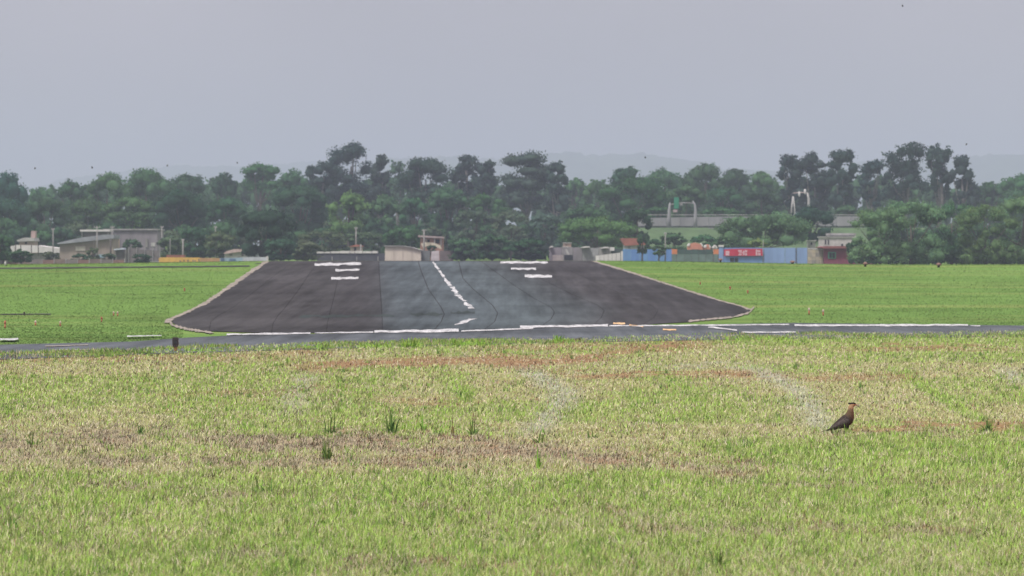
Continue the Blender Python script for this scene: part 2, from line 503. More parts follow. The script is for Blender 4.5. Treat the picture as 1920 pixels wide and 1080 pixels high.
def sheet(name, rows, lift, material, parent=None, cols=None):
    """rows: list of equal-length lists of photo points, laid on the ground as real points"""
    pts = []
    for r in rows:
        for p in r:
            X, Y, Z = ghit(*p); pts.append((X, Y, Z + lift))
    nr, nc = len(rows), len(rows[0])
    ii = np.arange(nr * nc).reshape(nr, nc)
    ff = np.stack([ii[1:, :-1], ii[1:, 1:], ii[:-1, 1:], ii[:-1, :-1]], -1).reshape(-1, 4)
    mm = mesh_np(name, np.array(pts), ff, cols, smooth=True)
    return link(name, mm, material, parent)

def resamp(poly, n):
    p = np.array(poly, float); s = np.concatenate([[0], np.cumsum(np.hypot(*(p[1:] - p[:-1]).T))])
    t = np.linspace(0, s[-1], n)
    return np.stack([np.interp(t, s, p[:, 0]), np.interp(t, s, p[:, 1])], -1)

LEFT = [(497, 490.6), (470, 510), (430, 538), (383, 570), (345, 588), (327, 595), (322, 606), (345, 617)]
S = [LEFT,
     [(553, 490.6), (520, 513), (478, 547), (433, 580), (410, 592), (395, 605), (392, 622)],
     [(600, 490.6), (583, 510), (558, 547), (533, 580), (521, 593), (512, 608), (509, 626)],
     [(642, 490.6), (633, 527), (624, 567), (618, 590), (614, 606), (612, 625)],
     [(710, 490.6), (713, 543), (716, 587), (717, 605), (717, 623.5)],
     [(784, 490.6), (790, 510), (803, 543), (827, 577), (833, 590), (827, 605), (812, 622)],
     [(860, 490.6), (868, 523), (887, 543), (923, 573), (933, 588), (928, 604), (908, 619.5)],
     [(902, 490.6), (960, 533), (1000, 560), (1033, 577), (1040, 587), (1033, 600), (1010, 616.5)],
     [(950, 490.6), (1013, 523), (1073, 553), (1120, 573), (1133, 583), (1128, 596), (1110, 613)],
     [(1025, 490.6), (1073, 510), (1160, 550), (1220, 573), (1234, 583), (1226, 597), (1205, 609.5)],
     [(1117, 490.2), (1187, 513), (1280, 543), (1347, 564), (1400, 577), (1408, 583), (1390, 592), (1345, 598), (1290, 605)]]  # near ends hook back: the mirage's mirrored lines built into the shape
NR = 46
SR = []
for s in S:
    p = np.array(s, float); q = resamp(s, 400)
    # equal spacing in row so that neighbouring seams pair up
    t = np.linspace(0, 1, NR)
    yy = q[:, 1]; yv = yy[0] + (yy[-1] - yy[0]) * t
    SR.append(np.stack([np.interp(yv, yy, q[:, 0]), yv], -1))
# far beyond the crest the runway goes on
rows = []
for i in range(NR):
    rows.append([tuple(SR[k][i]) for k in range(len(SR))])
runway = sheet("runway", rows, 0.02, A_SEAM)
tag(runway, kind="structure")
LC = [(0.046, 0.043, 0.044), (0.050, 0.046, 0.047), (0.047, 0.044, 0.045), (0.044, 0.041, 0.043), (0.060, 0.070, 0.076),
      (0.069, 0.081, 0.088), (0.066, 0.078, 0.083), (0.053, 0.058, 0.061), (0.047, 0.044, 0.046), (0.043, 0.040, 0.042)]
LC = [np.array(c) * np.array([0.98, 1.02, 1.04]) for c in LC]
A_LANE = asphalt("asphalt_lane", (0.80, 0.80, 0.80), (1.2, 1.2, 1.2), attr=True)
for k in range(len(SR) - 1):
    a, b = SR[k], SR[k + 1]
    rws = []
    for i in range(NR):
        g = min(0.8, abs(b[i, 0] - a[i, 0]) * 0.013)
        x0, x1 = a[i, 0] + g, b[i, 0] - g
        y0, y1 = a[i, 1], b[i, 1]
        rws.append([(x0 + (x1 - x0) * u, y0 + (y1 - y0) * u) for u in np.linspace(0, 1, 5)])
    # one pour of asphalt shades into the next, except at the old joint by the middle
    lb = LC[k] if k == 0 else LC[k] * 0.5 + LC[k - 1] * 0.5
    rb = LC[k] if k == len(LC) - 1 else LC[k] * 0.5 + LC[k + 1] * 0.5
    if k == 4: lb = LC[4] * 0.62 + LC[3] * 0.38
    if k == 3: rb = LC[3] * 0.8 + LC[4] * 0.2
    cl_ = [lb, lb * 0.35 + LC[k] * 0.65, LC[k], rb * 0.35 + LC[k] * 0.65, rb]
    sheet("paving_lane", rws, 0.028, A_LANE, runway, np.array(cl_ * NR))
# runway going on past the crest, down the far side
bx0, by0, _ = ghit(497, 490.6); bx1, by1, _ = ghit(1117, 490.2)
vv = []; 
ysf = np.linspace(262, 590, 30)
for Yv in ysf:
    for u in np.linspace(0, 1, 5):
        Xv = (bx0 + (bx1 - bx0) * u) * (1 + 0.0006 * (Yv - 262)); vv.append((Xv, Yv, float(zground(Xv, Yv)) + 0.012))
ii = np.arange(150).reshape(30, 5)
o = link("runway_far_side", mesh_np("runway_far_side", np.array(vv), np.stack([ii[:-1, :-1], ii[:-1, 1:], ii[1:, 1:], ii[1:, :-1]], -1).reshape(-1, 4), smooth=True), A_WARM[0])
tag(o, kind="structure")

# gravel shoulders along both edges
def ribbon(name, poly, wid, lift, material, parent=None, n=40, jit=0.0, vert=False):
    q = resamp(poly, n); rws = []
    for i, (x, y) in enumerate(q):
        w = wid * (1 + jit * (random.random() - 0.5) * 2); x += (random.random() - 0.5) * wid * jit * (0.7 if material is M_PAINT else 0.25)
        if not vert: rws.append([(x - w / 2, y), (x, y + 0.01), (x + w / 2, y)])
        else: rws.append([(x, y + w / 2), (x, y), (x, y - w / 2)])
    return sheet(name, rws, lift, material, parent)
sh = ribbon("gravel_shoulder", [(500, 491), (470, 511), (430, 539), (383, 571), (343, 590), (318, 600), (312, 607)], 11, 0.036, M_GRAVEL, None, 90, 0.4); tag(sh, kind="structure")
sh = ribbon("gravel_shoulder", [(316, 604), (325, 612), (352, 619), (400, 626)], 4, 0.040, M_GRAVEL, None, 40, 0.7, True); tag(sh, kind="structure")
sh = ribbon("gravel_shoulder", [(1113, 490.5), (1145, 500), (1187, 513), (1280, 543), (1347, 564), (1392, 576), (1406, 582)], 10, 0.036, M_GRAVEL, None, 90, 0.4); tag(sh, kind="structure")
sh = ribbon("gravel_shoulder", [(1414, 577), (1404, 588), (1375, 596), (1330, 600), (1290, 604)], 3, 0.040, M_GRAVEL, None, 40, 0.7, True); tag(sh, kind="structure")

# taxiway across the near side
t_far = [(-260, 655), (-100, 650), (0, 647), (250, 641), (345, 634), (425, 630), (640, 626), (860, 621), (1140, 612), (1490, 606), (1920, 611), (2160, 612)]
t_near = [(-260, 684), (-100, 679), (0, 675), (330, 663), (700, 652), (1050, 643), (1450, 636), (1920, 632), (2160, 630)]
xs_t = np.linspace(-260, 2160, 120)
rws = []
for u in np.linspace(0, 1, 6):
    rws.append([(x, float(np.interp(x, *zip(*t_far)) * (1 - u) + np.interp(x, *zip(*t_near)) * u)) for x in xs_t])
taxi = sheet("taxiway", rws, 0.014, A_TAXI); tag(taxi, kind="structure")

def stripe(x0, y0, x1, y1, th, name="edge_line", m_=None, n=None, parent=taxi, lift=0.034, wob=0.25):
    n = n or max(4, int(abs(x1 - x0) / 14)); rws = [[], [], []]
    for i in range(n + 1):
        u = i / n; x = x0 + (x1 - x0) * u; y = y0 + (y1 - y0) * u
        w = 0.8 * th * (1 + wob * (random.random() - 0.5) * 2.4); e = (random.random() - 0.5) * th * wob
        rws[0].append((x, y - w / 2 + e)); rws[1].append((x, y + e)); rws[2].append((x, y + w / 2 + e))
    return sheet(name, rws, lift, m_ or M_PAINT, parent)
stripe(425, 628.5, 582, 626.5, 3.4); stripe(590, 626, 700, 624.5, 2.4); stripe(702, 623.5, 860, 621, 6.0)
stripe(865, 622.5, 1000, 617.5, 2.6); stripe(975, 614.5, 1140, 611.8, 5.2); stripe(1142, 612.5, 1480, 610, 2.6)
stripe(1490, 611.5, 1650, 611.5, 3.6); stripe(1650, 611.5, 1815, 610.5, 4.2); stripe(1820, 612, 1838, 612.5, 2.0)
stripe(1328, 614.5, 1382, 621.0, 3.2, n=6); stripe(1392, 624.8, 1492, 624.3, 3.0)
stripe(1150, 608.2, 1172, 608.0, 3.6, "faded_orange_mark", M_OPAINT); stripe(1180, 611.0, 1206, 613.5, 3.2, "faded_orange_mark", M_OPAINT); stripe(1243, 619.5, 1268, 620, 3.0, "faded_orange_mark", M_OPAINT)
M_FAINT = mat("faint_old_paint", (0.30, 0.27, 0.24), 0.9, 0.3, 2, 0, 0.05)
stripe(85, 651, 165, 648.5, 1.6, "faded_edge_line", M_FAINT); stripe(100, 658.5, 190, 656.5, 1.6, "faded_edge_line", M_FAINT)
stripe(0, 640.5, 34, 639.5, 4.0, "edge_line", parent=None, lift=0.07).name = "kerb_line"
tag(bpy.data.objects["kerb_line"], kind="structure")
o = stripe(238, 634.5, 303, 632.8, 2.0, "kerb_line", parent=None, lift=0.07); tag(o, kind="structure")
# runway paint
def bar(x0, x1, y, th, name="touchdown_marking", sl=0):
    return stripe(x0, y + sl, x1, y - sl, th, name, parent=runway, lift=0.040, wob=0.3, n=max(5, int((x1 - x0) / 7)))
bar(590, 677, 496.2, 5.2, sl=1.0); bar(629, 674, 507.5, 4.6, sl=0.6); bar(621, 672, 523, 5.4, sl=0.6)
bar(938, 1027, 492.8, 5.0, sl=0); bar(958, 1005, 504.8, 4.4, sl=0); bar(984, 1035, 519.2, 5.4, sl=-0.4)
cl = [(812, 491), (822, 506), (833, 521), (845, 537), (858, 553), (871, 567), (884, 579)]
for (a, b) in (((812, 492), (822, 506)), ((823, 508), (833, 521)), ((834, 523), (845, 537)), ((846, 539), (857, 552)), ((858, 554), (870, 566)), ((871, 568), (885, 580))):
    w = 4 + 6 * (a[1] - 490) / 90
    ribbon("centre_line_dash", [a, b], w, 0.040, M_PAINT, runway, 8, 0.6)
ribbon("centre_line_dash", [(886, 599), (874, 604), (856, 611)], 11, 0.040, M_PAINT, runway, 9, 0.6)  # the centre line mirrored in the mirage, painted as a bent dash
A_MIRAGE = asphalt("mirage_dark", (0.033, 0.043, 0.043), (0.05, 0.062, 0.06), 0.9)  # dark mirage reflections, painted onto the runway as flat patches
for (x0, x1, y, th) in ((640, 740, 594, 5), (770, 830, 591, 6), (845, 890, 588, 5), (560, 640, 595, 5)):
    stripe(x0, y, x1, y - 1, th, "mirage_patch", A_MIRAGE, parent=runway, lift=0.034, wob=0.6, n=9)
# narrow service road across the left field
o = stripe(-200, 505.5, 468, 499.5, 2.8, "service_road", A_WARM[1], n=60, parent=None, lift=0.03, wob=0.15); tag(o, kind="structure")
o = stripe(-60, 590.5, 95, 590, 1.8, "service_road", A_WARM[1], n=20, parent=None, lift=0.03, wob=0.3); tag(o, kind="structure")
# ------------------------------------------------------------------ mown grass: one blade, one triangle
def blades(X, Y, Z, h, w, lean, az, cols, root_dark=None):
    n = len(X)
    fa = R.random(n) * math.pi                      # facing of the flat side
    fa = fa * 0.6 + 0.0
    dx = np.cos(fa) * w / 2; dy = np.sin(fa) * w / 2
    tx = X + np.sin(az) * np.sin(lean) * h; ty = Y + np.cos(az) * np.sin(lean) * h
    tz = Z + np.cos(lean) * h
    V = np.empty((n, 3, 3))
    V[:, 0] = np.stack([X - dx, Y - dy, Z - 0.004], -1)
    V[:, 1] = np.stack([X + dx, Y + dy, Z - 0.004], -1)
    V[:, 2] = np.stack([tx, ty, tz], -1)
    C = np.repeat(cols[:, None, :], 3, 1)
    return V.reshape(-1, 3), np.arange(n * 3).reshape(n, 3), C.reshape(-1, 3)

def pick(n, ps, cs):
    """choose a colour per blade; ps (n,k) weights, cs k colours"""
    ps = ps / ps.sum(1, keepdims=True); c = np.cumsum(ps, 1)
    k = (R.random(n)[:, None] > c).sum(1); k = np.minimum(k, len(cs) - 1)
    return np.asarray(cs)[k], k

N = 900000
u = R.uniform(1 / 142.0, 1 / 28.5, N); Y = 1 / u
X = R.uniform(-1, 1, N) * (0.150 * Y + 4.2)
y = HY + F * CZ / Y; x = 960 + F * X / Y
keep = y > edge_y(x) + (fbm(X * 0.8, Y * 0.3, 91) - 0.5) * 13
straw, soil, green, grey, n1, n2, n4 = cover(X, Y)
keep &= R.random(N) > 0.62 * soil
X, Y, straw, soil, green, grey, n1, n2, n4 = [a[keep] for a in (X, Y, straw, soil, green, grey, n1, n2, n4)]
n = len(X)
Z = zground(X, Y) + (1 - sstep(84, 94, Y)) * (fbm(X * 0.7, Y * 0.7, 51) - 0.5) * 0.05
clump = fbm(X * 5.0, Y * 2.2, 101, 3)
gn = sstep(0.42, 0.66, clump)
pg = np.clip(0.06 + 1.35 * green + 0.28 * gn * (1 - straw) - 0.3 * soil, 0.02, 2)
pm = np.clip(0.55 * (1 - straw) * (1 - 0.7 * soil), 0.02, 1)
ps = np.clip(0.24 + 0.9 * straw + 0.28 * (1 - green) + 0.25 * sstep(0.5, 0.7, n4), 0.02, 2)
pr = np.clip(0.04 + 1.0 * soil + 0.16 * straw + 0.06 * (1 - green), 0.0, 1)
py_ = np.clip(0.75 * grey, 0, 2)
dryp = sstep(0.50, 0.64, fbm(X * 0.9, Y * 0.42, 161)) * (1 - 0.4 * straw)
pg = pg * (1 - 0.30 * dryp); ps = ps + 0.32 * dryp; pr = pr + 0.05 * dryp
pd = 0.06 + 0.22 * straw + 0.5 * sstep(0.66, 0.76, fbm(X * 4.2, Y * 2.4, 171, 2))
cols, kk = pick(n, np.stack([pg, pm, ps, pr, py_, pd], -1),
    [(0.42, 0.66, 0.125), (0.62, 0.67, 0.29), (0.74, 0.66, 0.47), (0.38, 0.225, 0.145), (0.58, 0.61, 0.48), (0.07, 0.06, 0.03)])
cols = cols * R.uniform(0.7, 1.26, n)[:, None] * (1 + R.uniform(-0.06, 0.06, (n, 3)))
cols = cols * (0.84 * (1 - 0.34 * straw))[:, None]
far = sstep(50, 120, Y)
h = 0.032 + 0.045 * R.random(n) ** 2 + 0.03 * green * R.random(n) + 0.02 * far
h = h * (0.8 + 0.5 * gn)
lean = R.uniform(0.1, 0.85, n)
lying = (kk == 2) & (R.random(n) < 0.55) | (kk == 4) & (R.random(n) < 0.7)
lean = np.where(lying, R.uniform(1.05, 1.5, n), lean)
h = np.where(lying, h * 1.5 + 0.02, h)
az = R.uniform(0, 2 * math.pi, n)
az = np.where(R.random(n) < 0.45, R.normal(0.9, 0.7, n), az)       # combed by wind and mower
w = 0.00026 * Y * R.uniform(0.6, 1.4, n)
heap = straw * sstep(0.45, 0.7, n2) * 0.05                          # cut straw lying in low heaps
V, Fc, C = blades(X, Y, Z + heap * R.random(n), h, w, lean, az, cols)
o = link("mown_grass", mesh_np("mown_grass", V, Fc, C), M_BLADE)
tag(o, "short mown green and straw-coloured grass of the near field", "grass", kind="stuff")

# taller tufts and coarse stems scattered through it
def tuft_field(n_t, ylo, yhi, hlo, hhi, per, name, label, colset, weight=None, wmul=1.0):
    u = R.uniform(1 / ylo, 1 / yhi, n_t); Y0 = 1 / u
    X0 = R.uniform(-1, 1, n_t) * (0.150 * Y0 + 4.2)
    st, so, gr, gy_, a1, a2, a4 = cover(X0, Y0)
    k = R.random(n_t) < weight(st, so, gr, gy_, a1)
    yy = HY + F * CZ / Y0; xx = 960 + F * X0 / Y0
    k &= yy > edge_y(xx) + 2
    X0, Y0 = X0[k], Y0[k]
    m_ = len(X0); Xr = np.repeat(X0, per); Yr = np.repeat(Y0, per); nn = m_ * per
    sp = R.uniform(0.02, 0.07, m_).repeat(per)
    Xr = Xr + R.normal(0, 1, nn) * sp; Yr = Yr + R.normal(0, 1, nn) * sp
    hh = np.repeat(R.uniform(hlo, hhi, m_), per) * R.uniform(0.45, 1.1, nn)
    c = np.asarray(colset)[R.integers(0, len(colset), m_)].repeat(per, 0) * R.uniform(0.7, 1.25, nn)[:, None]
    V, Fc, C = blades(Xr, Yr, zground(Xr, Yr) - 0.005, hh, 0.00023 * Yr * wmul, R.uniform(0.05, 0.75, nn), R.uniform(0, 6.283, nn), c)
    o = link(name, mesh_np(name, V, Fc, C), M_BLADE)
    tag(o, label, "grass", kind="stuff")
tuft_field(14000, 125, 30, 0.07, 0.17, 13, "grass_tufts", "scattered taller green tufts standing in the near field",
           [(0.22, 0.40, 0.075), (0.29, 0.48, 0.085), (0.14, 0.26, 0.06), (0.36, 0.43, 0.14)], lambda s, so, g, gy_, a: np.clip(0.10 + 0.8 * g, 0, 1) * (a > 0.40))
tuft_field(2400, 70, 30, 0.05, 0.10, 26, "cut_straw", "small heaps of dry cut straw across the near field",
           [(0.52, 0.45, 0.31), (0.42, 0.36, 0.25), (0.30, 0.25, 0.17)], lambda s, so, g, gy_, a: np.clip(s * 1.2 - 0.1, 0, 1))

# ragged longer grass along the taxiway edge
n = 32000
xx = R.uniform(-500, 2420, n); ye = edge_y(xx) + R.uniform(-2.5, 9, n)
Y = F * CZ / (ye - HY); X = (xx - 960) / F * Y
lush = fbm(X * 0.55, Y * 0.2, 151, 3)
k = R.random(n) < sstep(0.36, 0.62, lush)
X, Y, lush = X[k], Y[k], lush[k]; n = len(X)
c, _ = pick(n, np.tile(np.array([[0.55, 0.3, 0.15]]), (n, 1)), [(0.24, 0.42, 0.07), (0.36, 0.42, 0.13), (0.50, 0.41, 0.25)])
c = c * R.uniform(0.65, 1.25, n)[:, None]
V, Fc, C = blades(X, Y, np.zeros(n), 0.05 + 0.17 * lush ** 2 * R.uniform(0.3, 1.2, n), 0.0003 * Y, R.uniform(0.05, 0.7, n), R.uniform(0, 6.283, n), c)
o = link("edge_grass", mesh_np("edge_grass", V, Fc, C), M_BLADE)
tag(o, "ragged longer grass along the near edge of the taxiway", "grass", kind="stuff")

# lush grass beyond the taxiway, up to the crest
N = 270000
u = R.uniform(1 / 320.0, 1 / 104.0, N); Y = 1 / u
X = (R.uniform(-330, 2250, N) - 960) / F * Y
Z = zground(X, Y)
x = 960 + F * X / Y; y = HY + F * (CZ - Z) / Y
far_e = np.interp(x, *zip(*t_far))
lp = np.array(LEFT); rp = np.array(S[-1])
on_rw = (Y > 126) & (x > np.interp(y, lp[:, 1], lp[:, 0]) - 2) & (x < np.interp(y, rp[:6, 1], rp[:6, 0]) + 2)
low = np.interp(x, [300, 345, 425, 860, 1290, 1345, 1390, 1410], [606, 618, 631, 622, 605, 599, 593, 583])
on_rw |= (x > 318) & (x < 1410) & (y < low) & (y > 575) & (Y < 200)
on_rw |= (Y > 262) & (X > bx0 - 0.3) & (X < bx1 + 0.3)
keep = (y < far_e - 0.6) & ~on_rw
road = (np.abs(y - np.interp(x, [-200, 468], [505.5, 499.5])) < 2.4) & (x < 470)
keep &= ~road
X, Y, Z = X[keep], Y[keep], Z[keep]; n = len(X)
c = far_green(X, Y) * (1.1 - 0.28 * sstep(240, 275, Y))[:, None] * R.uniform(0.88, 1.16, n)[:, None]  # colour dimmed towards the crest to offset the fully lit blade tips
dry = R.random(n) < 0.015 + 0.06 * sstep(0.55, 0.7, fbm(X * 0.15, Y * 0.08, 131))
c[dry] = np.array([0.22, 0.18, 0.09]) * R.uniform(0.7, 1.2, dry.sum())[:, None]
V, Fc, C = blades(X, Y, Z, R.uniform(0.012, 0.035, n), 0.00040 * Y, R.uniform(0.1, 0.9, n), R.uniform(0, 6.283, n), c)
o = link("verge_grass", mesh_np("verge_grass", V, Fc, C), M_SWARD)
tag(o, "bright green grass of the field beyond the taxiway", "grass", kind="stuff")

# ------------------------------------------------------------------ single weeds and clumps one can pick out
def plant(name, label, x, y, hpx, wpx, nst, col, cat, group, seed, seedheads=False):
    rg = np.random.default_rng(seed)
    X0, Y0, Z0 = ghit(x, y)
    ppm = F / Y0; H = hpx / ppm; Wd = wpx / ppm
    root = thing(name, (X0, Y0, Z0), label, cat, group)
    vs, fs, cs, tips = [], [], [], []
    for i in range(nst):
        a = rg.uniform(0, 6.283); tall = (i % 4 == 0)
        sp = rg.uniform(0.0, 0.30) * Wd if Wd < 3 * H else rg.uniform(-0.5, 0.5) * Wd
        bx, by = (math.cos(a) * sp, math.sin(a) * sp) if Wd < 3 * H else (sp, rg.normal(0, 0.12) * Wd)
        hh = H * (rg.uniform(0.7, 1.0) if tall else rg.uniform(0.2, 0.7))
        ln = (rg.uniform(0.0, 0.35) if tall else rg.uniform(0.2, 1.0)) * min(Wd, 3 * H) * 0.6
        la = a + rg.normal(0, 0.7)
        wv = 0.00040 * Y0 * rg.uniform(0.6, 1.3)
        k = 6; b = len(vs); fa = rg.uniform(-0.6, 0.6); cc = np.array(col) * rg.uniform(0.6, 1.35) * np.array([rg.uniform(0.85, 1.35), 1, 1])
        for j in range(k):
            t = j / (k - 1)
            px = bx + math.cos(la) * ln * t ** 1.7; pyy = by + math.sin(la) * ln * t ** 1.7
            pz = hh * (t - (0.10 if tall else 0.30) * t ** 3) - 0.01
            ww = wv * (1 - 0.8 * t) / 2
            vs += [(px - ww * math.cos(fa), pyy - ww * math.sin(fa), pz), (px + ww * math.cos(fa), pyy + ww * math.sin(fa), pz)]
            cs += [cc, cc]
        if tall: tips.append((px, pyy, pz, math.cos(la)))
        for j in range(k - 1):
            fs.append((b + 2 * j, b + 2 * j + 1, b + 2 * j + 3, b + 2 * j + 2))
    link("leaf_blades", mesh_np("leaf_blades", np.array(vs), np.array(fs), np.array(cs)), M_BLADE, root)["kind"] = "stuff"
    if seedheads:
        for (tx, ty, tz, lc) in tips[:4]:
            wv = 0.00016 * Y0; e = H * 0.10
            q = [(tx, ty, tz - 0.3 * e), (tx + wv, ty, tz + 0.3 * e), (tx + lc * e * 0.6, ty, tz + e), (tx - wv, ty, tz + 0.3 * e)]
            link("seed_head", mesh_np("seed_head", np.array(q), np.array([(0, 1, 2, 3)]), np.array([(0.22, 0.17, 0.09)] * 4)), M_BLADE, root)
    return root
GW = "tall weeds left standing in the mown field"
DG = (0.12, 0.21, 0.055); BG = (0.24, 0.44, 0.07); OG = (0.22, 0.21, 0.09)
WEEDS = [
 (735, 812, 62, 34, 26, DG, True, "tallest dark green weed at the field's middle, left of two thinner weeds"),
 (795, 806, 40, 40, 12, BG, False, "thin green weed leaning right beside the tallest weed"),
 (848, 816, 36, 14, 8, OG, True, "sparse brown-stemmed weed just left of a bushy dark weed"),
 (885, 815, 40, 32, 24, DG, True, "bushy dark weed right of the brown-stemmed weed"),
 (620, 812, 48, 36, 22, DG, False, "green weed standing left of the tallest weed at the straw swath"),
 (612, 862, 52, 30, 26, DG, False, "upright leafy weed growing below the straw swath"),
 (262, 815, 30, 30, 16, DG, False, "low green weed at the left of the straw swath"),
 (60, 835, 28, 44, 26, DG, False, "spreading weed in the straw at the field's left edge"),
 (490, 924, 36, 70, 40, DG, False, "wide dark green weed clump low on the left of the near field"),
 (1010, 832, 30, 34, 14, DG, False, "small dark weed right of the field's middle beside a pale track"),
 (1112, 822, 24, 30, 14, DG, True, "low dark weed on the edge of the bright green grass"),
 (1010, 878, 48, 16, 12, BG, False, "single upright weed rising from the right end of the straw swath"),
 (1352, 1060, 44, 56, 38, DG, False, "wide dark weed clump at the bottom edge right of middle"),
 (1615, 727, 15, 16, 20, DG, False, "tiny dark green plant standing alone above the perched bird"),
 (1850, 808, 30, 40, 26, DG, False, "green weed at the end of the bright strip right of the bird"),
]
for i, (x, y, hh, ww, ns, c, sh_, lb) in enumerate(WEEDS):
    plant("weed", lb, x, y, hh, ww, ns, c, "weed", GW, 300 + i, sh_)
GT_ = "grass clumps along the taxiway edge"
for i, (x, y, hh, ww, ns, lb) in enumerate([
 (235, 664, 17, 95, 150, "long dark green grass clump left of the dark runway marker"),
 (700, 652, 13, 60, 70, "low bright grass clump left of the tallest edge clump"),
 (770, 652, 23, 46, 90, "tallest bright grass clump on the taxiway edge left of centre"),
 (878, 648, 17, 60, 90, "wide bright grass clump on the taxiway edge near the centre"),
 (1047, 642, 17, 36, 80, "round bright grass clump on the taxiway edge right of centre"),
 (1085, 641, 12, 26, 30, "small dull olive clump beside the round bright grass clump"),
 (380, 659, 10, 60, 60, "low green grass clump right of the dark runway marker"),
 (590, 654, 12, 70, 70, "low green grass clump on the taxiway edge midway to the left"),
 (1420, 637, 9, 120, 120, "long low grass clump on the right taxiway edge"),
 (1660, 634, 8, 120, 110, "long low grass clump at the far right taxiway edge"),
]):
    plant("grass_clump", lb, x, y, hh, ww, ns, OG if "olive" in lb else (DG if "dark green" in lb else BG), "grass clump", GT_, 400 + i)
# ------------------------------------------------------------------ hills
def hill(name, prof, Yc, depth, seed, rough):
    xs = np.linspace(prof[0][0], prof[-1][0], 520); ds = np.linspace(-1, 1, 24)
    pv = []
    for d in ds:
        Yv = Yc + d * depth
        top = np.array([PZ(v, Yc) for v in np.interp(xs, [p[0] for p in prof], [p[1] for p in prof])])
        Xv = (xs - 960) / F * Yv
        base = 18.0
        fall = math.cos(d * math.pi / 2) ** 1.3
        bump = (fbm(Xv * 0.02, np.full_like(Xv, Yv * 0.01), seed, 4) - 0.5) * rough + (vnoise(Xv * 0.11, np.full_like(Xv, Yv * 0.05), seed + 9) - 0.5) * rough * 0.5
        z = base + (top - base) * fall + bump * fall
        z = np.where(fall < 0.05, base - 12, z)
        pv.append(np.stack([Xv, np.full_like(Xv, Yv), z], -1))
    pv = np.array(pv); a, b = pv.shape[:2]
    ii = np.arange(a * b).reshape(a, b)
    ff = np.stack([ii[:-1, :-1], ii[:-1, 1:], ii[1:, 1:], ii[1:, :-1]], -1).reshape(-1, 4)
    o = link(name, mesh_np(name, pv.reshape(-1, 3), ff, smooth=False), mat("wooded_hillside", (0.05, 0.07, 0.035), 1, 0.4, 0.03))
    tag(o, kind="structure"); return o
hill("hill", [(-500, 335), (-200, 332), (60, 350), (140, 334), (250, 318), (330, 312), (450, 314), (570, 303), (690, 306), (800, 314), (900, 332)], 9000, 700, 201, 15)
hill("hill", [(640, 330), (720, 298), (830, 296), (960, 296), (1070, 288), (1130, 291), (1200, 288), (1260, 298), (1320, 310), (1440, 320), (1560, 330)], 7300, 600, 211, 15)
hill("hill", [(1380, 330), (1480, 316), (1600, 308), (1680, 300), (1780, 296), (1860, 292), (1940, 291), (2100, 296), (2500, 310)], 7600, 700, 221, 15)

# ------------------------------------------------------------------ trees
def leaf_quads(cen, size, rg):
    n = len(cen)
    a = rg.normal(size=(n, 3)); a /= np.linalg.norm(a, axis=1, keepdims=True)
    b = rg.normal(size=(n, 3)); b -= (a * b).sum(1, keepdims=True) * a; b /= np.linalg.norm(b, axis=1, keepdims=True)
    s = (size * rg.uniform(0.6, 1.3, n))[:, None]
    V = np.empty((n, 4, 3))
    V[:, 0] = cen - a * s * 0.5; V[:, 1] = cen + b * s * 0.36; V[:, 2] = cen + a * s * 0.5; V[:, 3] = cen - b * s * 0.36
    return V.reshape(-1, 3), np.arange(n * 4).reshape(n, 4)

def _ico():
    import bmesh
    bm = bmesh.new(); bmesh.ops.create_icosphere(bm, subdivisions=2, radius=1.0)
    v = np.array([q.co[:] for q in bm.verts]); f = np.array([[q.index for q in t.verts] for t in bm.faces]); bm.free()
    return v, f
ICO_V, ICO_F = _ico()
def lobe_cores(L, ryx, fac, rg):
    """the dense inner foliage of each lobe: small lumpy bodies the outer leaves sit on"""
    VV, FF, n0 = [], [], 0
    for q in L:
        k = fac * rg.uniform(0.8, 1.25, len(ICO_V))[:, None]
        VV.append(q[None, :3] + ICO_V * k * np.array([q[3], q[3] * ryx, q[4]])[None])
        FF.append(ICO_F + n0); n0 += len(ICO_V)
    return np.concatenate(VV), np.concatenate(FF)

